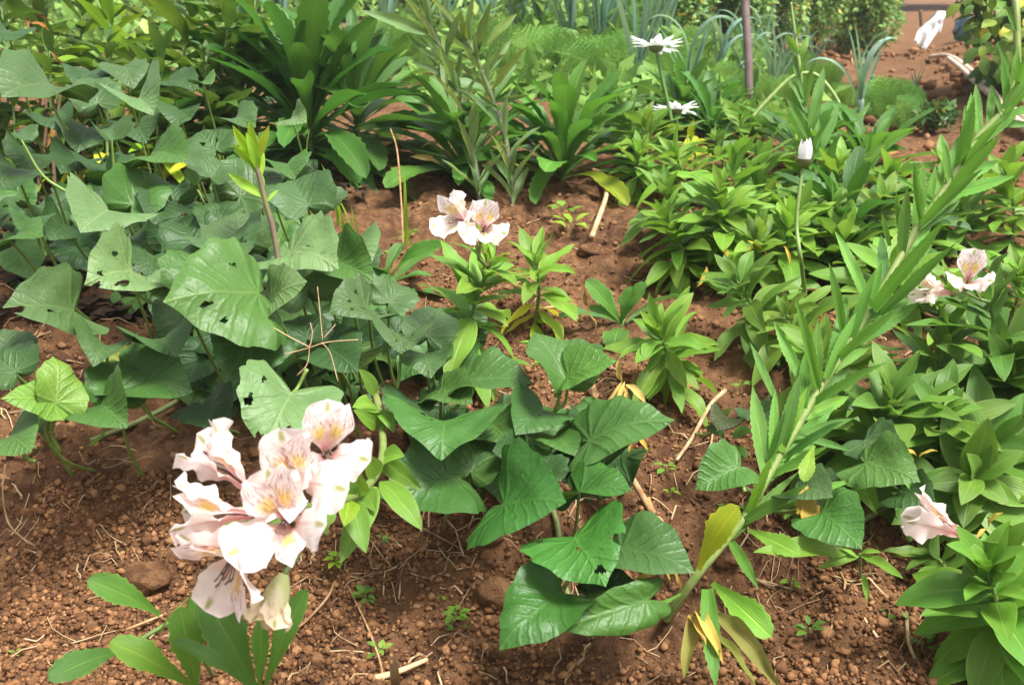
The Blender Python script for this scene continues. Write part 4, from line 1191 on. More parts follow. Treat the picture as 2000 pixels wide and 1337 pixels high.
# ================================================================== THE LEANING SERRATED STEM
SB = G(1310, 1195)
LS = thing('shasta_daisy_plant', 'long flowering stem leaning across the right side with paired serrated leaves', 'shasta daisy', SB, 'shasta daisy plants')
spx = [(1300, 1205, .90), (1375, 1105, .90), (1455, 1010, .91), (1520, 895, .93), (1592, 772, .95), (1690, 622, .97), (1790, 448, .99), (1850, 362, 1.0), (1912, 265, 1.0), (1965, 212, 1.0), (1988, 140, 1.0), (1986, 40, 1.0), (1982, -30, 1.0)]
tube('stem', [SB - Vector((0, 0, .01))] + [P(*q) for q in spx], [.0046] * 30 + [.0036] * 0 if False else (.0044, .0034), M['stem'], LS, 8, (1.25, 1.1, 1.0), n=5)
LSL = [((1462, 1003), (1508, 890), 'lime'), ((1455, 1012), (1674, 935), 'fresh'), ((1525, 882), (1577, 756), 'lime'), ((1508, 900), (1514, 758), 'fresh'), ((1500, 905), (1535, 800), 'alstro'),
       ((1514, 780), (1465, 668), 'fresh'), ((1574, 757), (1511, 626), 'fresh'), ((1599, 757), (1553, 577), 'fresh'), ((1613, 740), (1674, 608), 'fresh'), ((1592, 785), (1732, 707), 'fresh'), ((1540, 890), (1650, 820), 'dark'),
       ((1645, 646), (1619, 513), 'fresh'), ((1662, 686), (1793, 570), 'alstro'), ((1640, 700), (1760, 600), 'fresh'), ((1697, 595), (1630, 450), 'fresh'), ((1706, 602), (1848, 428), 'fresh'), ((1722, 612), (1868, 474), 'alstro'), ((1765, 480), (1750, 371), 'fresh'),
       ((1738, 480), (1722, 415), 'fresh'), ((1800, 430), (1785, 312), 'fresh'), ((1800, 440), (1920, 330), 'fresh'), ((1893, 318), (1885, 204), 'fresh'), ((1858, 372), (1838, 262), 'fresh'), ((1880, 322), (1958, 236), 'fresh'), ((1855, 375), (1958, 262), 'fresh'),
       ((1958, 230), (1934, 165), 'fresh'), ((1985, 170), (2010, 90), 'fresh'), ((1965, 225), (2005, 180), 'fresh'), ((1985, 60), (1962, 5), 'fresh'), ((1545, 885), (1445, 1008), 'alstro'), ((1560, 850), (1660, 880), 'dark'), ((1700, 610), (1790, 560), 'alstro'),
       ((1450, 1020), (1580, 945), 'pale'), ((1430, 1050), (1560, 920), 'pale'), ((1505, 930), (1620, 870), 'fresh'), ((1790, 450), (1870, 380), 'fresh'), ((1830, 400), (1760, 350), 'fresh')]
pal = [Vector(q) for q in spx]
for a, b, tn in LSL:
    # distance of the nearest stem station
    j = min(range(len(spx)), key=lambda i: abs(spx[i][1] - a[1]))
    hand_leaf(LS, 'linear', a, b, spx[j][2] - .003, None, R.choice([1, 1, -1]), tint=tuple(c * 1.35 for c in TINTS[tn]), up=.35, roll=R.uniform(-.3, .3), sy=.62 if math.hypot(a[0] - b[0], a[1] - b[1]) > 170 else .82)
pts_ls = catmull([P(*q) for q in spx], 6)
for k in range(16, len(pts_ls) - 14, 2):
    for s in (-1, 1):
        p = pts_ls[k]; ax = (pts_ls[k + 1] - pts_ls[k]).normalized()
        sd_ = ax.cross(FWD).normalized() * s
        an = math.radians(R.uniform(14, 42))
        d = (ax * math.cos(an) + (sd_ * R.uniform(.5, 1) - FWD * R.uniform(-.6, .7)).normalized() * math.sin(an))
        place('leaf', R.choice(LIB['linear']), LS, p, d, -FWD + UP * .6 + sd_ * .3, R.uniform(.055, .10) * (1 - .45 * k / len(pts_ls)), 0, jitter(R, tuple(c * 1.35 for c in TINTS[R.choice(['fresh', 'fresh', 'alstro'])])))
# leaves at its foot
for a, b, kd, tn, L in [((1365, 1112), (1442, 988), 'daisy_broad', (5.5, 2.6, .9), .075), ((1462, 1035), (1562, 1082), 'daisy_broad', (2.0, 1.7, 1.2), .055), ((1392, 1138), (1506, 1242), 'daisy_broad', (1.9, 1.75, 1.1), .075),
                        ((1428, 1058), (1482, 1150), 'linear', TINTS['fresh'], .06), ((1382, 1150), (1398, 1345), 'linear', TINTS['fresh'], .09), ((1370, 1185), (1335, 1325), 'dead', (.62, .80, .6), None),
                        ((1395, 1200), (1518, 1335), 'dead', (.55, .75, .6), None), ((1400, 1235), (1478, 1345), 'dead', (.5, .85, .5), None), ((1360, 1190), (1410, 1290), 'dead', (1.3, 1.3, 1), .06), ((1330, 1160), (1215, 1240), 'daisy', TINTS['fresh'], .07),
                        ((1330, 1150), (1290, 1080), 'dead', (1.3, 1.3, 1), .035), ((1345, 1200), (1380, 1260), 'dead', (1.2, 1.2, 1), .05), ((1300, 1110), (1265, 1090), 'dead', (1.4, 1.4, 1.4), .03), ((1590, 870), (1570, 940), 'daisy_broad', (2.4, 1.6, .8), .04)]:
    hand_leaf(LS, kd, a, b, .88 - .04 * (b[1] > 1250), L, 1, tint=tn, up=.3, roll=R.uniform(-.2, .2), sy=.8 if kd == 'dead' else None)

# ================================================================== TWO GREY STALKS, THE LIME SHOOT, THE PALE WEED
def stalk_plant(name, label, cat, pts, d, r, mat, leaves, tint=(1, 1, 1), group=None, kind='lily', sign=1, stem_tint=(1, 1, 1)):
    b = P(pts[0][0], pts[0][1], d)
    t = thing(name, label, cat, b, group)
    tube('stem', [P(x, y, d - .02 * i / len(pts)) for i, (x, y) in enumerate(pts)], r, M[mat], t, 8, stem_tint, n=5)
    if name == 'lily_stalk' and kind == 'lily' and d > 1.3:
        sp = catmull([P(x, y, d - .02) for x, y in pts], 5)
        for k in range(3, len(sp) - 1):
            ax = (sp[k + 1] - sp[k]).normalized(); az = k * 2.4
            dv = (ax * R.uniform(.6, 1.3) + (RGT * math.cos(az) + FWD * math.sin(az)) * .8).normalized()
            place('leaf', R.choice(LIB['lily']), t, sp[k], dv, ax, R.uniform(.06, .11), 0, jitter(R, R.choice([(1.2, 1.15, 1.1), (1.5, 1.4, 1.5)])))
    for q in leaves:
        a, b2 = q[0], q[1]; tn = q[2] if len(q) > 2 else tint; kd = q[3] if len(q) > 3 else kind
        hand_leaf(t, kd, a, b2, d - .012, None, R.choice([1, -1]), tint=tn, up=.25, roll=R.uniform(-.5, .5))
    return t
DL = depth_of(G(935, 400))
YO = (1.5, 1.25, .8); GR = (1.5, 1.4, 1.6)
stalk_plant('lily_stalk', 'grey green leafy stalk leaning left, the taller of two, with a withered hanging leaf', 'leafy stalk',
            [(940, 405), (933, 360), (918, 265), (893, 175), (856, 85), (838, 40), (822, -10), (815, -40)], DL, (.0055, .004), 'purple_stem',
            [((833, 30), (793, -15)), ((847, 66), (703, 20), GR), ((854, 105), (793, 62)), ((857, 132), (790, 66)), ((862, 108), (876, 196), (2.2, 1.7, 2.0)), ((892, 165), (902, 92)), ((828, 10), (850, -30)), ((838, 45), (862, -20), GR), ((918, 300), (935, 215), GR),
             ((920, 300), (940, 375)), ((935, 380), (918, 320)), ((880, 150), (800, 120)), ((900, 200), (885, 130)), ((822, 0), (770, -25)), ((845, 60), (868, 30))])
stalk_plant('lily_stalk', 'grey green leafy stalk with yellowish tip leaves, right of the two', 'leafy stalk',
            [(1008, 455), (998, 370), (988, 275), (966, 205), (946, 150), (928, 108), (915, 85), (908, 70)], DL, (.0055, .0035), 'purple_stem',
            [((920, 98), (856, 62), YO), ((912, 92), (898, 15), YO), ((914, 92), (915, 10), (1.6, 1.25, .8)), ((931, 116), (953, 52)), ((928, 110), (960, 0)), ((950, 90), (1010, 27), (1.5, 1.3, .8)), ((945, 165), (892, 140)), ((960, 178), (1030, 90), YO), ((964, 195), (1010, 120), GR),
             ((985, 260), (915, 185)), ((975, 215), (930, 180)), ((996, 350), (1008, 280)), ((998, 360), (955, 290), GR), ((950, 150), (1000, 75), GR), ((905, 80), (880, 25)), ((918, 95), (885, 110)), ((965, 200), (1035, 185)), ((1000, 380), (985, 320)), ((945, 150), (980, 90), GR)])
stalk_plant('lily_stalk', 'young shoot with glowing yellow green tip on a brown stem rising from the heart leaves', 'young shoot',
            [(552, 560), (545, 520), (534, 450), (520, 400), (508, 350), (496, 310)], 1.03, (.0034, .0024), 'purple_stem',
            [((500, 318), (487, 232), (2.3, 1.9, .9)), ((497, 315), (454, 244), (2.4, 1.9, .9)), ((503, 318), (526, 244), (2.9, 1.9, .9)), ((500, 325), (452, 277), (2.0, 1.8, .9)), ((505, 335), (480, 258), (2.0, 1.8, .9)), ((506, 335), (500, 262), (1.9, 1.7, .9)), ((512, 385), (446, 338), (1.9, 1.7, .9)),
             ((508, 350), (512, 285), (1.9, 1.7, .9)), ((503, 340), (470, 268), (2.0, 1.8, .9)), ((520, 395), (545, 370), (1.5, 1.4, 1)), ((514, 375), (512, 340), (1.5, 1.4, 1))], kind='narrow', stem_tint=(1.2, .95, .8))
WD = depth_of(G(1600, 420))
stalk_plant('flower_stalk_weed', 'upright pale green stalk with narrow leaves and tiny buds behind the daisy bud', 'tall weed',
            [(1600, 420), (1592, 330), (1578, 230), (1565, 150), (1556, 90), (1548, 30), (1545, 5)], WD, (.0045, .002), 'stem',
            [((1590, 300), (1545, 170)), ((1585, 280), (1535, 190)), ((1583, 250), (1610, 130)), ((1590, 310), (1640, 200)), ((1578, 220), (1540, 150)), ((1572, 190), (1548, 100)), ((1575, 200), (1590, 120)), ((1592, 330), (1600, 230)), ((1590, 320), (1565, 240)), ((1565, 140), (1580, 95)), ((1560, 105), (1535, 65), (1.3, 1.3, 1.2), 'alstro'),
             ((1562, 110), (1578, 70), (1.3, 1.3, 1.2), 'alstro'), ((1558, 70), (1565, 45), (1.3, 1.3, 1.2), 'alstro'), ((1552, 50), (1540, 30), (1.3, 1.3, 1.2), 'alstro'), ((1588, 290), (1625, 225)), ((1580, 240), (1545, 205)), ((1598, 380), (1640, 260)), ((1600, 400), (1560, 300))],
            tint=(1.35, 1.3, 1.2), kind='linear', stem_tint=(1.4, 1.3, 1.4))
stalk_plant('flower_stalk_weed', 'bent pale stalk arching over between the weed and the leeks', 'bent stalk',
            [(1465, 235), (1500, 195), (1545, 152), (1580, 143), (1605, 155), (1635, 195), (1655, 245), (1668, 290)], WD + .25, (.004, .004), 'stem',
            [((1650, 240), (1612, 215)), ((1655, 245), (1652, 190)), ((1660, 255), (1700, 200)), ((1668, 285), (1700, 240))], tint=(1.2, 1.2, 1.1), kind='linear', stem_tint=(1.6, 1.4, 1.4))

# ================================================================== ALSTROEMERIA FLOWERS
cl_base = G(705, 765)
CF = thing('alstroemeria_plant', 'flopped alstroemeria with the large cluster of pink and white flowers in front', 'alstroemeria', cl_base, 'alstroemeria plants')
hub = P(560, 1000, .665)
tube('stem', [cl_base, P(732, 770, .98), P(748, 860, .90), P(735, 925, .82), P(690, 968, .74), P(625, 985, .69), hub], (.0038, .003), M['stem'], CF, 8, (1.1, .95, .9), n=6)
for a, b, d, L, tn in [((740, 800), (688, 795), .93, .045, 'fresh'), ((738, 830), (690, 800), .92, .04, 'fresh'), ((735, 770), (700, 720), .97, .04, 'alstro'), ((742, 800), (770, 845), .92, .03, 'fresh'), ((735, 930), (712, 885), .80, .035, 'fresh'),
                       ((740, 890), (825, 955), .87, .055, 'fresh'), ((742, 900), (790, 890), .87, .045, 'fresh'), ((742, 940), (824, 1035), .82, .06, 'fresh'), ((735, 950), (665, 1100), .79, .075, 'alstro'), ((705, 970), (690, 905), .75, .035, 'fresh'),
                       ((690, 975), (640, 930), .74, .04, 'alstro'), ((680, 975), (672, 1028), .73, .035, 'lime'), ((640, 985), (600, 1050), .70, .04, 'alstro'), ((650, 980), (625, 920), .71, .04, 'alstro'), ((715, 955), (735, 1000), .78, .03, 'fresh'),
                       ((620, 990), (650, 960), .69, .03, 'alstro'), ((700, 960), (640, 900), .75, .04, 'alstro'), ((690, 975), (715, 1080), .75, .045, 'alstro'), ((600, 1000), (640, 1045), .68, .03, 'alstro'), ((560, 1000), (352, 1068), .69, .05, 'fresh')]:
    hand_leaf(CF, 'alstro_broad' if L < .05 else 'alstro', a, b, d, L, 1, tint=TINTS[tn], up=.3, roll=R.uniform(-.4, .4))
def cam_dir(rx, uy, tow):
    """direction given as right / up / towards the viewer"""
    return (RGT * rx + UPV * uy - FWD * tow).normalized()
def fdir(a): return UPV
PK = (1.0, .97, .97)
alstro_flower(CF, P(638, 880, .63), cam_dir(.25, .35, 1.0), .048, hub=hub, seed=1, tint=PK)
alstro_flower(CF, P(578, 938, .61), cam_dir(.0, .25, 1.0), .052, hub=hub, seed=2, tint=PK, upv=cam_dir(-.15, 1, 0))
alstro_flower(CF, P(556, 1018, .595), cam_dir(-.05, .25, .9), .054, hub=hub, seed=3, tint=PK, upv=cam_dir(-.35, 1, 0))
alstro_flower(CF, P(458, 1088, .60), cam_dir(-.45, -.45, .75), .055, hub=hub, seed=4, tint=PK, upv=cam_dir(-.5, .8, 0))
alstro_flower(CF, P(436, 1002, .625), cam_dir(-1.0, .12, .3), .052, hub=hub, seed=5, tint=PK, shut=True, upv=cam_dir(0, 1, .3))
alstro_flower(CF, P(446, 918, .645), cam_dir(-.75, .75, .15), .052, hub=hub, seed=6, tint=PK, shut=True, upv=cam_dir(.5, .7, .3))
# the hanging bud
bud = put('bud', None if False else mesh_of('bud', [Vector((0, 0, 0))] * 3, [(0, 1, 2)], M['bract']), CF)
def bud_geo(top, end, r):
    pts = [top.lerp(end, i / 8) for i in range(9)]
    rad = [r * k for k in (.35, .62, .85, .98, 1.0, .96, .86, .66, .30)]
    return tube_geo(pts, rad, 10)
bt, be = P(555, 1120, .63), P(518, 1228, .62)
V, F = bud_geo(bt - bt, be - bt, .0085)
bud.data = mesh_of('bud', V, F, plain_mat('bud_green', (.62, .55, .38), (.34, .38, .14), 60, .5, .3, stretch=(1, 1, .3)))
bud.location = bt - cl_base
tube('flower_stalk', [hub, P(585, 1070, .65), bt], .0017, M['stem'], CF)
for a in range(5):
    ax = (be - bt).normalized()
    rad = Matrix.Rotation(a * 1.256, 3, ax) @ ax.orthogonal().normalized()
    place('petal', R.choice(LIB['po_shut']), bud, bt, ax, -rad, .036, 0, (1.0, .98, .78))
# the pair at centre
h2 = P(935, 505, .98)
tube('stem', [P(950, 520, depth_of(G(905, 740)) - .05), h2], .002, M['stem'], AF)
alstro_flower(AF, P(946, 444, .95), cam_dir(.1, .2, 1.0), .042, hub=h2, seed=11, tint=(1.05, 1.05, 1.06))
alstro_flower(AF, P(898, 430, .955), cam_dir(-.75, .25, .75), .042, hub=h2, seed=12, tint=(1.05, 1.05, 1.06), upv=cam_dir(-.15, 1, 0))
# the pair at right
h3 = P(1915, 585, .99)
tube('stem', [P(1935, 590, depth_of(G(1960, 860)) - .03), h3], .002, M['stem'], AR)
alstro_flower(AR, P(1892, 545, .95), cam_dir(-.25, .45, .9), .040, hub=h3, seed=13, tint=(1.05, 1.05, 1.06), upv=cam_dir(.1, 1, 0))
alstro_flower(AR, P(1830, 568, .95), cam_dir(-1, .15, .3), .042, hub=h3, seed=14, tint=(1.05, 1.02, 1.0), shut=True)
# the single flower at lower right
AS = thing('alstroemeria_plant', 'low alstroemeria stem with one white trumpet flower lying on the soil', 'alstroemeria', G(1925, 1100), 'alstroemeria plants')
h4 = P(1915, 1085, .85)
tube('stem', [G(1925, 1110), h4], .002, M['stem'], AS)
for a, b in (((1918, 1095), (1960, 1120)), ((1920, 1100), (1880, 1130)), ((1916, 1090), (1950, 1060))):
    hand_leaf(AS, 'alstro', a, b, .86, .05, 1, tint=TINTS['alstro'])
alstro_flower(AS, P(1845, 1027, .84), cam_dir(-.9, .42, -.12), .058, hub=h4, seed=15, tint=(1.03, .98, .98), shut=True)

# ================================================================== DAISIES
def daisy(label, pts, head, axis, R_, seed, d=None, leaves=0):
    b = G(*pts[0]); d = d or depth_of(b)
    t = thing('daisy', label, 'daisy', b, 'white daisies')
    tube('stem', [b] + [P(x, y, d) for x, y in pts[1:]] + [P(head[0], head[1], d)], (.0042, .0032), M['stem'], t, 7, (.55, .75, .5), n=6)
    daisy_head(t, P(head[0], head[1], d), axis, R_, seed)
    for k in range(leaves):
        hand_leaf(t, 'linear', (pts[1][0], pts[1][1] + 20 * k), (pts[1][0] + R.choice([-40, 40]), pts[1][1] - 20), d)
    return t
daisy('white daisy held high on a thin dark stem, seen from the side', [(1330, 345), (1318, 270), (1302, 190), (1286, 120)], (1281, 92), Vector((.05, .22, 1)), .058, 1)
daisy('white daisy low behind the tall one, half hidden', [(1318, 300), (1320, 250)], (1320, 216), Vector((0, .3, 1)), .050, 2, depth_of(G(1318, 300)) - .15)
DB = thing('daisy', 'closed white daisy bud on a ridged green stem', 'daisy', G(1575, 590), 'white daisies')
dbd = 1.18
tube('stem', [G(1575, 600), P(1566, 520, dbd), P(1556, 440, dbd), P(1562, 370, dbd), P(1569, 328, dbd)], (.0026, .0020), M['stem'], DB, 8, (1.1, 1.1, 1))
pb = P(1570, 325, dbd)
q = Vector((0, 0, 1)).rotation_difference(Vector((-.05, -.1, 1)))
V, F = dome(.0105, -.012)
hb = put('bud_cup', mesh_of('bud_cup', [v + Vector((0, 0, .010)) for v in V], [f[::-1] for f in F], M['bract'])); hb.parent = DB; hb.location = pb - DB.location
for k in range(11):
    a = k * .571
    place('petal', R.choice(LIB['ray']), hb, pb + Vector((math.cos(a) * .007, math.sin(a) * .007, .009)), Vector((-math.cos(a) * .12 + .3 * (k == 3), -math.sin(a) * .12, 1)), Vector((math.cos(a), math.sin(a), 0)), R.uniform(.019, .027), 0)

# ================================================================== POLE, HOSES, STRAW
pb = G(1466, 232)
pd = depth_of(pb)
o = tube('garden_pole', [pb - Vector((0, 0, .05)), P(1462, 120, pd), P(1455, 0, pd), P(1450, -120, pd)], .0115, plain_mat('painted_pole', (.17, .12, .115), (.13, .09, .085), 30, .6, .3), None, 10)
tag(o, 'thin purplish brown pole stuck upright in the bed', 'pole')
hm = plain_mat('pale_hose', (.58, .46, .38), (.45, .34, .27), 25, .7, .2, .2)
for lb, pts in (('pale hose lying along the path, upper of the two', [(1815, 124), (1850, 122), (1885, 145), (1925, 185), (1950, 220), (1985, 246), (2060, 300)]), ('pale hose twisted against the other, lower one', [(1850, 128), (1876, 150), (1900, 178), (1935, 208), (1955, 235), (1978, 256), (2050, 318)])):
    o = tube('hose', [G(x, y, .030) for x, y in pts], .0105, hm, None, 8, n=8)
    tag(o, lb, 'hose', 'hoses on the path')
def straw(label, pts, r=.002, lift=.008, tint=(1, 1, 1), name='straw', mat='straw'):
    o = tube(name, [G(x, y, lift + (z[0] if z else 0)) for x, y, *z in pts], r, M[mat], None, 6, tint, n=6)
    tag(o, label, 'dry stalk')
straw('curved flat straw arching on the soil behind the white pair', [(1155, 487), (1172, 440), (1184, 395), (1172, 360), (1158, 352)], (.0050, .0035), .02, (1.2, 1.2, 1.2))
straw('long dry pinkish stalk lying down the slope beside the centre leaves', [(1148, 740), (1160, 790), (1195, 890), (1240, 970), (1270, 1020), (1290, 1045)], (.0028, .004), .012, (.8, .7, .6))
straw('dry stalk continuing under the drooping leaves', [(1262, 1000), (1285, 1060), (1300, 1120)], (.004, .003), .012, (1.2, 1.1, .8))
straw('broken straw between the shoot and the leaning stem', [(1320, 915), (1352, 868), (1385, 810), (1415, 778)], (.002, .003), .01, (1, 1, 1))
straw('thin straw standing by the dark creeper', [(1385, 900), (1392, 850), (1390, 815)], .0015, .01)
straw('straw at the bottom edge beside the purple sprout', [(710, 1345), (770, 1325), (835, 1300)], (.0035, .0022), .006, (1.15, 1.15, 1.1))
straw('long thin dry runner hanging over the bank', [(738, 990), (800, 1035), (860, 1065), (915, 1090)], .0011, .006, (.5, .4, .4))
straw('thin dry root arching on the bare soil at left', [(15, 930), (10, 985), (20, 1040), (50, 1072), (85, 1095)], .0010, .012, (.8, .75, .7))
straw('pale thread of root below the flower cluster', [(680, 1155), (700, 1195), (722, 1245), (742, 1300), (750, 1345)], .0011, .006, (.9, .8, .7))
straw('dry root curling beside the flower bud', [(655, 1150), (640, 1185), (600, 1225), (570, 1255), (565, 1285)], .0013, .008, (.75, .65, .6))
straw('pale root thread at the lower left', [(400, 1190), (330, 1215), (250, 1250)], .0013, .01, (1.1, 1, .9))
straw('thin dry stem right of the bare patch', [(1640, 1130), (1648, 1160), (1630, 1215), (1615, 1255)], .0011, .006, (.9, .8, .7))
straw('dry straw flat on the soil left of the corner plant', [(1665, 1180), (1690, 1225), (1712, 1255)], .0016, .005)
straw('dry stem lying before the corner plant', [(1768, 1210), (1772, 1260), (1785, 1300)], (.0022, .0015), .006)
straw('brown twig behind the heart leaves by the soil', [(650, 350), (700, 342), (760, 345), (772, 365)], .0022, .02, (.7, .6, .55))
straw('tall bare twig standing on the soil left of the white pair', [(788, 505), (786, 455, .05), (780, 405, .1), (768, 380, .12)], .0016, .0, (.8, .65, .6))
straw('horizontal dry vine behind the leaning stem', [(1545, 590), (1590, 592), (1640, 595), (1690, 590)], .0026, .02, (.55, .6, .35))
straw('straw bit lying near the yellow leaved shoot', [(1060, 610), (1095, 606), (1120, 603)], (.0022, .0012), .006, (1.2, 1.1, 1))
# dry grass flower lying over the heart leaves
DG = thing('dry_grass_head', 'dry branching grass head resting over the dark heart leaves', 'dry grass', P(700, 663, .9), None)
for pts in ([(700, 663), (640, 668), (600, 680), (555, 692)], [(605, 678), (570, 660), (535, 640)], [(628, 668), (645, 690), (660, 745)], [(605, 672), (600, 710), (580, 733)], [(630, 665), (625, 610), (620, 560)], [(606, 675), (610, 650), (606, 630)], [(632, 660), (650, 640), (655, 633)]):
    tube('stalk', [P(x, y, .9) for x, y in pts], .0005, M['straw'], DG, 5)
# purple sprout at the bottom edge
o = thing('purple_sprout', 'dark purple sprout poking up at the bottom edge', 'sprout', G(772, 1345))
for k in range(2):
    hand_leaf(o, 'grass', (775 - 6 * k, 1350), (768 - 8 * k, 1268 + 20 * k), .70, .032, 1, tint=(.8, .25, .8), sy=3)
straw('old pinkish cut stem leaning by the withered leaves', [(1170, 800), (1158, 770), (1150, 738)], (.003, .0012), .012, (1, .8, .7))

def dead_leaf(label, pairs, d, tint=(1, 1, 1)):
    b = P(pairs[0][0][0], pairs[0][0][1], d)
    t = thing('withered_leaves', label, 'withered leaves', b)
    for a, b2 in pairs:
        hand_leaf(t, 'dead', a, b2, d, None, 1, tint=tint, up=.4, roll=R.uniform(-.6, .6))
    return t
dead_leaf('bunch of cream withered leaves behind the wide pointed leaf', [((1215, 745), (1180, 795)), ((1218, 750), (1240, 800)), ((1220, 745), (1190, 830)), ((1222, 750), (1262, 790)), ((1215, 745), (1208, 700)), ((1225, 755), (1215, 815))], 1.1, (1.4, 1.4, 1.5))
dead_leaf('brown shrivelled leaves at the foot of the small serrated plant', [((1150, 610), (1120, 640)), ((1150, 600), (1140, 560)), ((1152, 612), (1165, 660)), ((1135, 600), (1105, 590))], 1.3, (.8, .7, .8))
dead_leaf('yellow withered leaves under the wide pointed leaf', [((1240, 850), (1265, 880)), ((1235, 850), (1230, 885)), ((1245, 845), (1215, 870))], 1.0, (1.6, 1.6, 1))
dead_leaf('withered pale leaves beside the drooping heart leaf', [((1300, 1100), (1275, 1060)), ((1300, 1100), (1310, 1140)), ((1290, 1110), (1240, 1130)), ((1305, 1095), (1330, 1120))], .87, (1.5, 1.5, 1.2))
dead_leaf('yellow dying leaves low in the right thicket', [((1790, 890), (1750, 880)), ((1795, 895), (1830, 880)), ((1930, 1030), (1960, 1000)), ((1930, 1030), (1905, 1060))], .97, (1.6, 1.6, 1.1))
dead_leaf('dry leaf bits lying behind the serrated rosettes', [((860, 320), (800, 305)), ((980, 310), (1020, 330)), ((820, 290), (860, 280)), ((1010, 300), (960, 285)), ((760, 330), (800, 325))], 1.9, (1.7, 1.7, 2.2))
dead_leaf('dry brown leaves under the path side shoots', [((1700, 300), (1740, 290)), ((1760, 300), (1720, 310)), ((1690, 310), (1670, 295))], 2.2, (.9, .7, .7))
dead_leaf('withered leaves among the old stems at upper left', [((130, 190), (110, 160)), ((100, 100), (130, 130)), ((160, 130), (140, 180)), ((95, 60), (60, 45)), ((205, 160), (190, 190)), ((150, 230), (160, 270)), ((110, 240), (90, 290))], 1.5, (.9, .6, .5))
dead_leaf('yellow lower leaves between the bushy alstroemeria shoots', [((1470, 480), (1450, 520)), ((1460, 470), (1500, 500)), ((1380, 520), (1360, 560)), ((1530, 480), (1545, 520)), ((1400, 470), (1420, 510))], 1.42, (1.9, 1.9, 1.1))

# seedlings and weeds on the soil
def seedling(px, py, s, n=6, tint='fresh', label='', kind='ovate'):
    b = G(px, py)
    t = thing('weed_seedling', label, 'weed seedling', b, 'weed seedlings on the soil')
    rr = random.Random(px * 3 + py)
    for k in range(n):
        az = k * 2.4 + rr.random()
        p = b + Vector((0, 0, s * rr.uniform(.2, .7)))
        place('leaf', rr.choice(LIB[kind]), t, p + sph(az, .3) * s * .3, sph(az, rr.uniform(-.1, .5)), UP, s * rr.uniform(.6, 1), 0, jitter(rr, TINTS[tint]))
    tube('stem', [b - Vector((0, 0, .004)), b + Vector((0, 0, s * .6))], .0008, M['stem'], t, 5)
for q in [(890, 1212, .014, 12, 'fresh', 'round leaved seedling tuft on the open soil at bottom centre'), (658, 1108, .012, 14, 'lime', 'pale seedling below the leaf tips of the flower stem'), (715, 1178, .013, 10, 'alstro', 'dark seedling right of the flower bud'),
          (862, 1172, .008, 6, 'lime', 'tiny seedling above the round leaved tuft'), (893, 1243, .010, 5, 'pale', 'flat pale seedling below the round leaved tuft'), (740, 1280, .012, 5, 'pale', 'seedling beside the pale root thread'), (1300, 925, .012, 6, 'fresh', 'seedling near the broken straw'),
          (1310, 972, .009, 5, 'lime', 'tiny seedling below the broken straw'), (1545, 1150, .012, 5, 'fresh', 'seedling in front of the brown stone'), (1580, 1240, .014, 7, 'alstro', 'seedling on the bare patch at the bottom right'), (1540, 1020, .022, 6, 'alstro', 'seedling at the stem foot by the yellow leaves'),
          (1800, 1270, .014, 6, 'alstro', 'seedling beside the corner plant'), (1745, 1215, .013, 5, 'alstro', 'dark seedling left of the corner plant'), (1045, 690, .018, 10, 'fresh', 'low weed at the foot of the yellowing alstroemeria'), (1060, 720, .014, 8, 'fresh', 'low weed below the yellowing alstroemeria'),
          (1100, 425, .035, 5, 'pale', 'small heart leaved seedling on the soil behind'), (1115, 455, .03, 7, 'lime', 'yellowish seedling beside the curved straw'), (800, 470, .02, 9, 'fresh', 'weed at the foot of the bare twig'), (755, 505, .014, 6, 'fresh', 'tiny weed in front of the bare twig'),
          (212, 612, .012, 6, 'fresh', 'tiny weed on the shaded soil at left'), (28, 1282, .008, 3, 'pale', 'tiny seedling at the lower left edge'), (748, 1060, .008, 4, 'alstro', 'tiny seedling on the bank face'), (1445, 760, .012, 6, 'fresh', 'weed below the broken bank'),
          (840, 500, .015, 7, 'fresh', 'weed left of the white pair'), (1190, 870, .012, 5, 'fresh', 'weed beside the dry stalk'), (1430, 1010, .014, 5, 'fresh', 'seedling behind the yellow leaf'), (1650, 1100, .014, 4, 'fresh', 'seedling under the little grass clump')]:
    seedling(*q[:5], label=q[5])
GC = thing('grass_clump', 'little clump of broad grass blades on the soil at lower right', 'grass clump', G(1680, 1130))
for a, b in (((1680, 1085), (1595, 1110)), ((1680, 1080), (1722, 1078)), ((1680, 1082), (1765, 1130)), ((1685, 1120), (1695, 1175)), ((1675, 1090), (1640, 1070)), ((1660, 1080), (1470, 1078))):
    hand_leaf(GC, 'alstro', a, b, .86, None, 1, tint=TINTS['fresh'], sy=.7)
tube('stem', [G(1680, 1130), P(1680, 1082, .86)], .0016, M['stem'], GC)
GB = thing('grass_clump', 'thin upright grass blades beside the heart leaves', 'grass clump', G(690, 470))
for a, b in (((672, 470), (645, 355)), ((690, 470), (655, 380)), ((660, 440), (628, 320)), ((700, 470), (685, 400)), ((795, 480), (790, 330)), ((600, 300), (606, 250))):
    hand_leaf(GB, 'grass', a, b, 1.3, None, 1, tint=TINTS['lime'])
DC = thing('dark_creeper', 'low purplish creeper with rounded leaves beside the broken straw', 'creeper', G(1420, 870))
tube('stem', [G(1440, 910), P(1415, 860, 1.03), P(1400, 830, 1.03)], .0014, M['purple_stem'], DC, tint=(.8, .5, .7))
for a, b, tn in (((1415, 850), (1375, 835), (.6, .6, .8)), ((1400, 830), (1430, 795), (.8, .6, .9)), ((1430, 850), (1470, 840), (1, 1.1, 1.2)), ((1440, 870), (1460, 895), (1.1, 1.2, 1.1)), ((1405, 840), (1390, 800), (.6, .5, .7)), ((1430, 900), (1395, 915), (.9, .8, .7))):
    hand_leaf(DC, 'ovate', a, b, 1.02, None, 1, tint=tn)

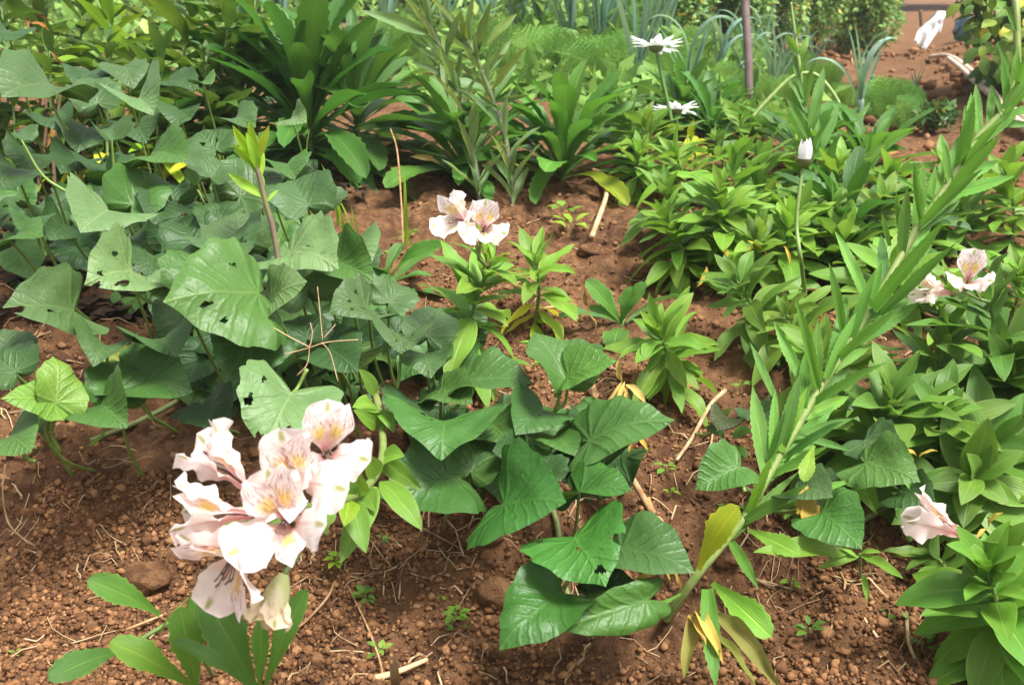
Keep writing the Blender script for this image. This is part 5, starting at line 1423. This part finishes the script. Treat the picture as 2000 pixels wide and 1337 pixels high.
# ================================================================== LEEKS, CARROTS AND THE FAR BED
def leek(px, py, L, n, seed, label, lean=0.0, wide=.25):
    b = G(px, py)
    rr = random.Random(seed)
    t = thing('leek', label, 'leek', b, 'leeks in the bed behind')
    c = b + Vector((lean * .05, 0, L * .28))
    tube('stem', [b - Vector((0, 0, .01)), c], (.011, .010), M['leek'], t, 8, (1.6, 1.4, 1.5))
    for k in range(n):
        s = 1 if k % 2 else -1
        f = k / max(1, n - 1)
        d = Vector((s * wide * (1.3 - f) + lean + rr.uniform(-.08, .08), rr.uniform(-.3, .3) * wide, 1)).normalized()
        nn = Vector((-s, rr.uniform(-.4, .4), .2))
        place('leaf', rr.choice(LIB['strap']), t, b.lerp(c, .55 + .45 * f), d, nn, L * rr.uniform(.75, 1.1), 0, jitter(rr, (1.9, 1.75, 1.8)))
lk = [(1238, 200, .36, 9, 'tall leek behind the daisy head'), (1120, 150, .40, 8, 'leek left of the daisy, in the back row'), (1165, 150, .42, 9, 'leek just left of the tall one'), (1060, 130, .42, 8, 'leek above the broad rosette'), (1345, 205, .20, 7, 'leek right of the daisy stem with drooping leaf'),
      (1400, 185, .20, 8, 'leek left of the pole'), (1505, 195, .18, 8, 'leek just right of the pole'), (1530, 190, .16, 7, 'leek behind the pale weed'), (1678, 235, .22, 6, 'dark leek in front of the carrot tops'), (1785, 215, .11, 4, 'leek at the right end of the carrot tops'),
      (1010, 140, .42, 8, 'leek behind the grey stalks'), (1290, 160, .36, 7, 'leek behind the daisy'), (1450, 170, .20, 7, 'leek behind the pole'), (1590, 178, .16, 6, 'leek behind the bent stalk'), (960, 120, .45, 8, 'leek far behind the grey stalks'), (1200, 130, .42, 8, 'leek in the far row behind the tall one'),
      (560, 160, .40, 7, 'leek seen between the dark rosettes'), (760, 140, .42, 8, 'leek behind the second rosette'), (870, 140, .42, 8, 'leek between the rosettes and the grey stalks'), (1700, 170, .13, 3, 'leek with one long leaf near the hedge foot'), (1480, 150, .20, 6, 'leek far behind the pole')]
for k, (x, y, L, n, lb) in enumerate(lk):
    leek(x, y + (12 if k < 9 else 0), L * 1.25, n, 200 + k, lb, lean=random.Random(k).uniform(-.15, .15), wide=random.Random(k + 50).uniform(.15, .4))

M['feather'] = leaf_mat('feathery_leaf', (0.11, 0.24, 0.06), (0.13, 0.25, 0.07), (0.16, 0.28, 0.08), 'lance', .55, .25, .35, (.28, .46, .09), .2)
def frond_mesh(rr, name='frond'):
    V = []; F = []; U = []
    def blade(p, d, n, L, w):
        s = d.cross(n).normalized() * w
        i = len(V)
        V.extend([p - s * .6, p + s * .6, p + d * L * .6 + s, p + d * L, p + d * L * .6 - s]); F.append((i, i + 1, i + 2, i + 3, i + 4)); U.extend([(.1, -.3), (.1, .3), (.6, .3), (1, 0), (.6, -.3)])
    bendx = rr.uniform(.3, 1.0)
    N = 15
    for i in range(N + 1):
        u = i / N
        a = bendx * u * u
        p = Vector((math.sin(1.2 + 0) * 0 + u * math.cos(a * .5), 0, -u * math.sin(a * .5)))
        ax = Vector((math.cos(a), 0, -math.sin(a)))
        if i < N:
            blade(p, ax, Vector((0, 1, 0)), 1 / N * 1.3, .006); blade(p, ax, Vector((0, 0, 1)), 1 / N * 1.3, .006)
        if u < .22: continue
        ln = .36 * math.sin(math.pi * min(1, (1.03 - u) * 1.15)) ** .8
        for s in (-1, 1):
            d = (ax * .55 + Vector((0, s, rr.uniform(-.1, .3)))).normalized()
            m = 5
            for j in range(m):
                q = p + d * ln * (j + .3) / m
                blade(q, d, Vector((0, 0, 1)), ln / m * 1.3, .007)
                for s2 in (-1, 1):
                    d2 = (d * .7 + ax * s2 * .7 + Vector((0, 0, rr.uniform(-.35, .45)))).normalized()
                    blade(q, d2, Vector((0, 0, 1)), ln * .30 * (1 - .5 * j / m), .011)
    return mesh_of(name, V, F, M['feather'], uv=U)
FR = [frond_mesh(random.Random(i)) for i in range(5)]
def carrot(px, py, L, n, seed, label, tint=(1, 1, 1)):
    b = G(px, py); rr = random.Random(seed)
    t = thing('carrot_plant', label, 'carrot plant', b, 'feathery carrot plants behind')
    az = rr.random() * 6
    for k in range(n):
        az += 2.4; e = math.radians(rr.uniform(50, 90))
        place('leaf', rr.choice(FR), t, b - UP * .01, sph(az, e), Vector((rr.uniform(-.6, .6), -1, rr.uniform(.1, .9))), L * rr.uniform(.7, 1.15), 0, jitter(rr, tint))
car = [(1735, 245, .19, 22, 'brightest feathery carrot plant beside the path'), (1770, 260, .14, 16, 'low feathery carrot plant at the path edge'), (1690, 225, .17, 16, 'feathery carrot plant behind the dark leek'), (1610, 190, .24, 16, 'feathery plant behind the pale weed'), (1560, 180, .26, 14, 'feathery plant right of the pole'),
       (1420, 200, .24, 18, 'feathery plant left of the pole'), (1370, 190, .26, 18, 'feathery plant between the leeks'), (1300, 180, .26, 16, 'feathery plant behind the tall daisy'), (1190, 190, .26, 18, 'feathery plant left of the tall leek'), (1150, 190, .24, 16, 'feathery plant behind the broad rosette'),
       (1080, 170, .28, 16, 'feathery plant above the broad rosette'), (1020, 170, .28, 16, 'feathery plant behind the right grey stalk'), (940, 160, .30, 16, 'feathery plant between the grey stalks'), (860, 160, .30, 16, 'feathery plant left of the grey stalks'), (790, 165, .30, 14, 'feathery plant right of the dark rosettes'),
       (1480, 215, .20, 16, 'feathery plant at the pole foot'), (1530, 215, .20, 16, 'low feathery plant under the bent stalk'), (1640, 215, .18, 16, 'low feathery plant in the row by the bent stalk'), (1265, 215, .2, 14, 'low feathery plant by the tall leek foot'), (1455, 150, .3, 14, 'feathery plant far behind the pole'), (1250, 140, .35, 14, 'feathery plant in the far row'), (1340, 145, .35, 14, 'feathery plant in the far row right of the daisy')]
for k, q in enumerate(car):
    carrot(q[0], q[1], q[2] * (.72 if k < 2 or q[0] < 1320 else .5), q[3], 300 + k, q[4], (1.5, 1.4, 1.2))

# leafy masses: one mesh of folded leaf blades inside uneven lobes
def foliage_mesh(name, n, lobes, leaf, rs, mat):
    """lobes: (centre, radii) - leaves crowd towards each lobe's skin"""
    vol = np.array([l[1][0] * l[1][1] * l[1][2] for l in lobes]) ** .67; vol /= vol.sum()
    idx = rs.choice(len(lobes), n, p=vol)
    dirs = rs.randn(n, 3); dirs /= np.linalg.norm(dirs, axis=1)[:, None]
    rad = 1 - np.abs(rs.randn(n)) * .22
    rad *= 1 + .25 * np.sin(dirs[:, 0] * 7 + idx) * np.cos(dirs[:, 2] * 6 + idx * 2)
    C = np.array([l[0] for l in lobes], float)[idx]; Rr = np.array([l[1] for l in lobes], float)[idx]
    p = C + dirs * rad[:, None] * Rr
    d = dirs * .7 + rs.randn(n, 3) * .8; d[:, 2] -= .15; d /= np.linalg.norm(d, axis=1)[:, None]
    nn = rs.randn(n, 3) * .8 + np.array([0, 0, 1.0]); s = np.cross(d, nn); s /= np.linalg.norm(s, axis=1)[:, None] + 1e-9
    u = np.cross(s, d)
    L = leaf * rs.uniform(.6, 1.3, n)[:, None]; W = L * rs.uniform(.22, .34, n)[:, None]
    V = np.stack([p, p + d * L * .45 + s * W + u * W * .4, p + d * L, p + d * L * .45 - s * W + u * W * .4, p + d * L * .5], 1).reshape(-1, 3)
    b = (np.arange(n) * 5)[:, None]
    F = np.concatenate([b + np.array([[0, 1, 4]]), b + np.array([[1, 2, 4]]), b + np.array([[2, 3, 4]]), b + np.array([[3, 0, 4]])], 0)
    return bulk_mesh(name, V, F, mat)
def foliage_mat(name, cols, transl=.25):
    t = NT(name)
    isl = t.node('ShaderNodeNewGeometry').outputs['Random Per Island']
    pos = t.node('ShaderNodeNewGeometry').outputs['Position']
    rmp = t.node('ShaderNodeValToRGB')
    e = rmp.color_ramp.elements
    e[0].position = 0; e[0].color = (*cols[0], 1); e[1].position = .82; e[1].color = (*cols[1], 1)
    e2 = e.new(.93); e2.color = (*cols[2], 1)
    patch = t.noise(pos, 7, 3)
    t.link(t.math('ADD', t.math('MULTIPLY', isl, .8), t.math('MULTIPLY', t.math('SUBTRACT', patch, .40), .9), clamp=True), rmp.inputs[0])
    oi = t.node('ShaderNodeObjectInfo')
    c = t.mix(1.0, rmp.outputs[0], oi.outputs['Color'], 'MULTIPLY')
    sh_ = t.principled(c, .5, .35)
    tr = t.node('ShaderNodeBsdfTranslucent'); t.link(c, tr.inputs['Color'])
    mx = t.node('ShaderNodeMixShader'); mx.inputs[0].default_value = transl
    t.link(sh_, mx.inputs[1]); t.link(tr.outputs[0], mx.inputs[2])
    return t.out(mx.outputs[0])
M['hedge'] = foliage_mat('marigold_foliage', ((.045, .105, .035), (.12, .21, .06), (.40, .27, .035)), .3)
M['dark_tree'] = foliage_mat('tree_foliage', ((.03, .06, .03), (.07, .12, .05), (.12, .15, .06)))
M['far_green'] = foliage_mat('crop_foliage', ((.07, .15, .035), (.15, .27, .06), (.22, .30, .07)), .35)
M['petal_far'] = plain_mat('small_far_flower', (.80, .62, .58), (.82, .74, .66), 5, .6, .2)
RS = np.random.RandomState(4)
def shrub(name, label, cat, base, w, h, depth, n, leaf, mat, group, seed, tint=(1, 1, 1), flowers=0, stems=5):
    rs = np.random.RandomState(seed)
    t = thing(name, label, cat, base, group)
    lobes = [((rs.uniform(-.42, .42) * w, rs.uniform(-.5, .5) * depth, h * rs.uniform(.3, .85)), (w * rs.uniform(.22, .36), depth * rs.uniform(.25, .4), h * rs.uniform(.18, .30))) for _ in range(11)]
    put('foliage', foliage_mesh('foliage', n, lobes, leaf, rs, mat), t, tint)
    for k in range(stems):
        c = lobes[k % len(lobes)][0]
        tube('stem', [base + Vector((c[0] * .3, c[1] * .3, -.02)), base + Vector(c)], (.008, .004), M['brown_stem'], t, 5)
    for k in range(flowers):
        c, r = lobes[rs.randint(len(lobes))]
        dv = Vector(rs.randn(3)); dv.z = abs(dv.z); dv.normalize()
        V, F = dome(.018, .012, 7, 2)
        f = put('flower', mesh_of('flower', V, F, M['petal_far']) if k == 0 or 'flowerme' not in LIB else LIB['flowerme'], t)
        if 'flowerme' not in LIB: LIB['flowerme'] = f.data
        f.location = Vector((c[0] + dv.x * r[0], c[1] + dv.y * r[1], c[2] + dv.z * r[2]))
    return t
hd = [(1310, 128), (1385, 128), (1460, 126), (1535, 122), (1605, 116), (1670, 112), (1735, 118)]
hl = ['flowering shrub at the left end of the back row', 'shrub second from the left in the back row', 'shrub behind the pole in the back row', 'shrub behind the pale weed in the back row', 'yellow flecked shrub in the back row', 'yellow flecked shrub nearest the path but one', 'rounded yellow flecked shrub at the path bend']
for k, (x, y) in enumerate(hd):
    b = G(x, y)
    dd = depth_of(b); w = 95 * dd / FPX
    shrub('flowering_shrub', hl[k], 'shrub', b + Vector((0, .25, 0)), w, .62 if k < 6 else .46, .5, 6500, .030, M['hedge'], 'row of shrubs behind the bed', 40 + k, (2.5, 2.3, 2.1))
# the flowering crop far behind
fc = [(1010, 62, 4), (1090, 66, 7), (1160, 64, 8), (1230, 66, 9), (1300, 70, 9), (1370, 66, 8), (930, 60, 3), (850, 60, 3), (760, 60, 2), (660, 62, 2), (560, 62, 2), (1450, 60, 6), (450, 62, 1), (340, 62, 1), (230, 62, 1), (120, 62, 1), (20, 62, 1)]
fcl = ['far field bush behind the right grey stalk', 'far field bush left of the leek row', 'far field bush with pink blooms behind the back leeks', 'far field bush with white blooms left of the tall leek', 'far field bush with blooms just behind the daisy head', 'far field bush with blooms right of the daisy head',
       'far field bush behind the left grey stalk', 'far field bush right of the big serrated rosettes', 'far field bush above the second serrated rosette', 'far field bush above the big serrated rosette', 'far field bush above the upper edge rosette', 'far field bush with blooms behind the pole',
       'far field bush above the tall alstroemeria leaning to the rosette', 'far field bush behind the alstroemeria with spreading leaves', 'far field bush behind the lime green alstroemeria', 'far field bush behind the second tall alstroemeria', 'far field bush in the upper left corner']
for k, (x, y, nf) in enumerate(fc):
    b = G(x, y); dd = depth_of(b)
    shrub('flowering_crop', fcl[k], 'flowering bush', b + Vector((0, R.uniform(-.5, .5), 0)), 105 * dd / FPX, .55, .9, 3000, .09, M['far_green'], 'flowering bushes in the far field', 80 + k, (1.2, 1.15, 1.2), nf * 3, 2)
# low crops carpeting the bed behind
def carpet():
    rs = np.random.RandomState(8)
    n = 15000
    y = 3.05 + 5.2 * rs.rand(n) ** 1.2
    x = rs.uniform(-1, 1, n) * 4.2
    x = np.where(x > 0, x * .24, x) * (y / 4.2)
    y = np.concatenate([y, rs.uniform(2.42, 3.2, 2600)]); x = np.concatenate([x, rs.uniform(.07, .31, 2600) * y[-2600:]])
    keep = fbm(x * 3, y * 3, 2) + .25 * (y > 4) > -.06
    x, y = x[keep], y[keep]
    lob = [((0, 0, 0), (.001, .001, .001))]
    m = foliage_mesh('low_crop', len(x), lob, .075, rs, M['far_green'])
    V = np.empty(len(m.vertices) * 3, np.float32); m.vertices.foreach_get('co', V)
    V = V.reshape(-1, 5, 3)
    V[:, :, 0] += x[:, None]; V[:, :, 1] += y[:, None]
    V[:, :, 2] += (hbase(x, y) + (.25 + .75 * np.clip(.5 + 2.4 * fbm(x * 5, y * 5, 3), 0, 1)) * .36 * np.where(x / y > .15, .45, 1.0) * rs.rand(len(x)) ** 1.1 * np.clip((y - 2.8), .3, 1))[:, None]
    m.vertices.foreach_set('co', V.ravel()); m.update()
    o = put('low_crop', m, None, (1.5, 1.45, 1.2))
    tag(o, 'mass of low pale green crop leaves covering the bed behind', 'crop', kind='stuff')
carpet()
# bush at the top right with separate leaves
BB = G(2010, 190)
TB = thing('climbing_bush', 'yellow green leafy bush overhanging the path at the top right', 'bush', BB)
rs = np.random.RandomState(77)
dd = depth_of(BB)
put('foliage', tag(put('foliage', foliage_mesh('foliage', 4200, [((.22, .35, .40), (.34, .45, .42)), ((.30, .2, .12), (.28, .35, .22)), ((.10, .55, .62), (.30, .4, .34)), ((.5, 0, .3), (.35, .3, .4))], .07, rs, M['hedge'])), kind=None).data, TB, (1.1, 1.25, .8))
for o in [o for o in bpy.data.objects if o.name.startswith('foliage') and o.parent is None]:
    bpy.data.objects.remove(o)
for k in range(280):
    px = rs.uniform(1840, 2060); py = rs.uniform(-60, 172)
    edge = 1884 + max(0, (py - 80)) * 1.05
    if px < edge + rs.uniform(-12, 14) or (px < 1902 and 20 < py < 92): continue
    d = dd * (1 - .05 * (px - 1850) / 200) + rs.uniform(-.15, .12)
    p = P(px, py, d)
    tn = (1.9, 1.45, .8) if rs.rand() < .3 else ((4.2, 2.2, .9) if rs.rand() < .12 else (1.15, 1.2, .9))
    place('leaf', LIB['bush'][k % 6], TB, p, Vector((rs.uniform(-1, .3), rs.uniform(-.9, .2), rs.uniform(-1, .1))), Vector((-.3, -.6, .8)), rs.uniform(.035, .06), 0, tn)
for k in range(5):
    tube('stem', [BB + Vector((.1 * k + .05, .3, -.02)), BB + Vector((.12 * k, .4, .5))], (.010, .005), M['brown_stem'], TB, 6)
# low dark weed clump at the path edge
shrub('weed_clump', 'small dark weed clump at the path edge beside the carrot tops', 'weed clump', G(1815, 262), .09, .075, .09, 420, .022, M['hedge'], None, 91, (.9, 1, .9), 0, 2)
shrub('weed_clump', 'yellowish little weed under the back row of shrubs', 'weed clump', G(1650, 105), .20, .10, .1, 260, .03, M['hedge'], None, 92, (2.2, 1.7, .9), 0, 2)
# plastic bag and blue bundle
wp = NT('white_plastic')
tcv = wp.node('ShaderNodeTexCoord').outputs['Object']
wpm = wp.out(wp.principled((.80, .80, .80), .4, .4, wp.bump(wp.noise(tcv, 25, 4), .5, .01)))
bpm = plain_mat('blue_plastic', (.06, .13, .22), (.12, .20, .28), 12, .5, .3)
def sheet_bag(label, quad, d, mat, thick=.05, seed=0, name='plastic_bag'):
    """crumpled closed bag hanging between the four seen corners"""
    rs = np.random.RandomState(seed)
    n = 14
    c = [P(x, y, d) for x, y in quad]
    V = []; F = []
    org = sum(c, Vector((0, 0, 0))) / 4
    for side in (0, 1):
        for i in range(n + 1):
            for j in range(n + 1):
                u, v = i / n, j / n
                p = (c[0] * (1 - u) + c[1] * u) * (1 - v) + (c[3] * (1 - u) + c[2] * u) * v
                k = math.sin(math.pi * u) * math.sin(math.pi * v)
                wr = float(vnoise(np.array(v * 7 + u * 1.5 + seed + side * 9), np.array(u * 1.4 + seed))) - .5
                off = (k ** .5) * thick * (1 if side else -1) * .5 + wr * thick * 1.6 * k ** .3
                V.append(p - org + FWD * off + UPV * wr * .02)
    m = (n + 1) ** 2
    for s in (0, 1):
        for i in range(n):
            for j in range(n):
                a = s * m + i * (n + 1) + j
                f = (a, a + n + 1, a + n + 2, a + 1)
                F.append(f if s else f[::-1])
    o = put(name, mesh_of(name, V, F, mat)); o.location = org
    return tag(o, label, 'plastic bag')
bd = depth_of(G(1805, 96))
sheet_bag('crumpled white plastic bag hanging at the far end of the path, upper fold', [(1795, 60), (1832, 22), (1845, 22), (1838, 60)], bd, wpm, .08, 1)
sheet_bag('white plastic flap hanging below the crumpled bag', [(1785, 82), (1796, 55), (1842, 45), (1808, 98)], bd - .03, wpm, .05, 5)
sheet_bag('faded blue bundle leaning on the bush by the path', [(1864, 78), (1866, 38), (1888, 32), (1890, 82)], bd - .1, bpm, .16, 9, 'blue_bundle')
# stick holding the bag
o = tube('stake', [G(1800, 98) - Vector((0, 0, .02)), P(1800, 55, bd), P(1798, 20, bd)], .012, M['brown_stem'], None, 7)
tag(o, 'short pale stake the white bag hangs from', 'stake')
# white stones and clods by the carrot bed
for k, (x, y) in enumerate([(1645, 95), (1660, 118), (1685, 135), (1640, 128)]):
    clod(x, y, .03, ['clod by the shrub foot nearest the leeks', 'clod in the middle of the far heap', 'dark clod at the edge of the far heap', 'pale clod left in the far heap'][k], .6)
straw('looped dry stem standing on the far heap', [(1665, 125), (1660, 105, .05), (1668, 98, .08), (1680, 98, .08), (1687, 108, .05), (1685, 130)], .004, .0, (1, .9, .8))


# dry fibres and rootlets, too many to count
def shade_mould():  # leaf litter whose near-black colour also stands in for deep shade
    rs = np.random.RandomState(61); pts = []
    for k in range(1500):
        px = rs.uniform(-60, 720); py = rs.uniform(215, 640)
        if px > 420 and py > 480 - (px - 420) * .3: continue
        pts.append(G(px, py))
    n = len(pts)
    m = foliage_mesh('shade_leaf_mould', n, [((0, 0, 0), (.001, .001, .001))], .045, rs, plain_mat('shade_rotting_leaf', (.030, .020, .013), (.075, .045, .025), 40, .85, .15))
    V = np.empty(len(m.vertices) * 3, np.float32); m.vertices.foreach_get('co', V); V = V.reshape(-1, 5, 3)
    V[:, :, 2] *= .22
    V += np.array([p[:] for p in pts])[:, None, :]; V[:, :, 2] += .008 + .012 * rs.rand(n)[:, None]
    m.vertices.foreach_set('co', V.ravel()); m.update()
    tag(put('shade_leaf_mould', m), 'rotting leaves coloured near black to deepen the shade under the tangle at left', 'leaf litter', kind='stuff')
shade_mould()
def litter():
    rr = random.Random(31); V = []; F = []
    for k in range(620):
        px, py = rr.uniform(-20, 2020), 260 + 1090 * rr.random() ** .8
        g = G(px, py); L = rr.uniform(.012, .05); a = rr.random() * 6.28
        pts = []
        for i in range(4):
            a += rr.uniform(-.5, .5)
            x = g.x + math.cos(a) * L * (i / 3 - .5); y = g.y + math.sin(a) * L * (i / 3 - .5)
            pts.append(Vector((x, y, float(hfine(x, y)) + .0015 + rr.uniform(0, .004))))
        v, f = tube_geo(pts, rr.choice([.0004, .0005, .0007, .0011]), 4, False)
        o = len(V); V += v; F += [tuple(i + o for i in q) for q in f]
    tag(put('dry_litter', mesh_of('dry_litter', V, F, M['straw'])), 'scattered dry fibres, rootlets and bits of straw on the soil', 'litter', kind='stuff')
litter()

# trees closing the view
def tree(label, x, y, h, w, seed, tint=(1, 1, 1)):
    rs = np.random.RandomState(seed)
    b = ground_at(x, y)
    t = thing('tree', label, 'tree', b, 'trees beyond the field')
    V, F = tube_geo(catmull([Vector((0, 0, -.1)), Vector((rs.uniform(-.2, .2), 0, h * .4)), Vector((rs.uniform(-.4, .4), 0, h * .85))], 4), (.16, .05), 7)
    put('trunk', mesh_of('trunk', V, F, M['brown_stem']), t)
    for k in range(4):
        a = rs.rand() * 6.28; z = h * rs.uniform(.3, .6)
        V, F = tube_geo([Vector((0, 0, z)), Vector((math.cos(a) * w * .35, math.sin(a) * w * .3, z + h * .25))], (.06, .02), 5)
        put('limb', mesh_of('limb', V, F, M['brown_stem']), t)
    lobes = [((rs.uniform(-.4, .4) * w, rs.uniform(-.35, .35) * w, h * rs.uniform(.22, .95)), (w * rs.uniform(.16, .27), w * rs.uniform(.16, .27), h * rs.uniform(.09, .15))) for _ in range(16)]
    put('crown', foliage_mesh('crown', 4200, lobes, .28, rs, M['dark_tree']), t, tint)
tl = ['dark tree beyond the field at far left', 'dark tree beyond the field, second from left', 'dark tree above the big rosettes', 'dark tree behind the grey stalks', 'dark tree beyond the field behind the leeks', 'dark tree above the flowering crop', 'tree beyond the pole', 'tree behind the shrub row', 'tree left of the bright gap', 'tree right of the bright gap', 'tree behind the overhanging bush']
for k, (x, y) in enumerate([(-9, 17), (-6.2, 18), (-3.4, 17), (-1.2, 18), (.9, 18), (2.6, 17), (4.2, 18), (5.2, 16.5), (5.75, 16), (8.2, 17.5), (10.5, 17)]):
    tree(tl[k], x, y, 4.6, 3.2, 500 + k)

# ------------------------------------------------------------------ scattering volume added to imitate lens glow over far things
def glow_haze():
    t = NT('glow_haze')
    v = t.node('ShaderNodeVolumePrincipled')
    v.inputs['Color'].default_value = (.97, .98, 1, 1)
    v.inputs['Density'].default_value = .004
    v.inputs['Anisotropy'].default_value = .2
    o_ = t.node('ShaderNodeOutputMaterial')
    t.link(v.outputs[0], o_.inputs['Volume'])
    x, y0, y1, z0, z1 = 124, -40, 126, -1.2, 5.6
    V = [(-x, y0, z0), (x, y0, z0), (x, y1, z0), (-x, y1, z0), (-x, y0, z1), (x, y0, z1), (x, y1, z1), (-x, y1, z1)]
    F = [(3, 2, 1, 0), (4, 5, 6, 7), (0, 1, 5, 4), (1, 2, 6, 5), (2, 3, 7, 6), (3, 0, 4, 7)]
    o = put('glow_haze', mesh_of('glow_haze', V, F, t.m, smooth=False))
    tag(o, 'thin scattering volume added to stand in for lens glow over the far garden', 'glow_haze', kind='stuff')
glow_haze()
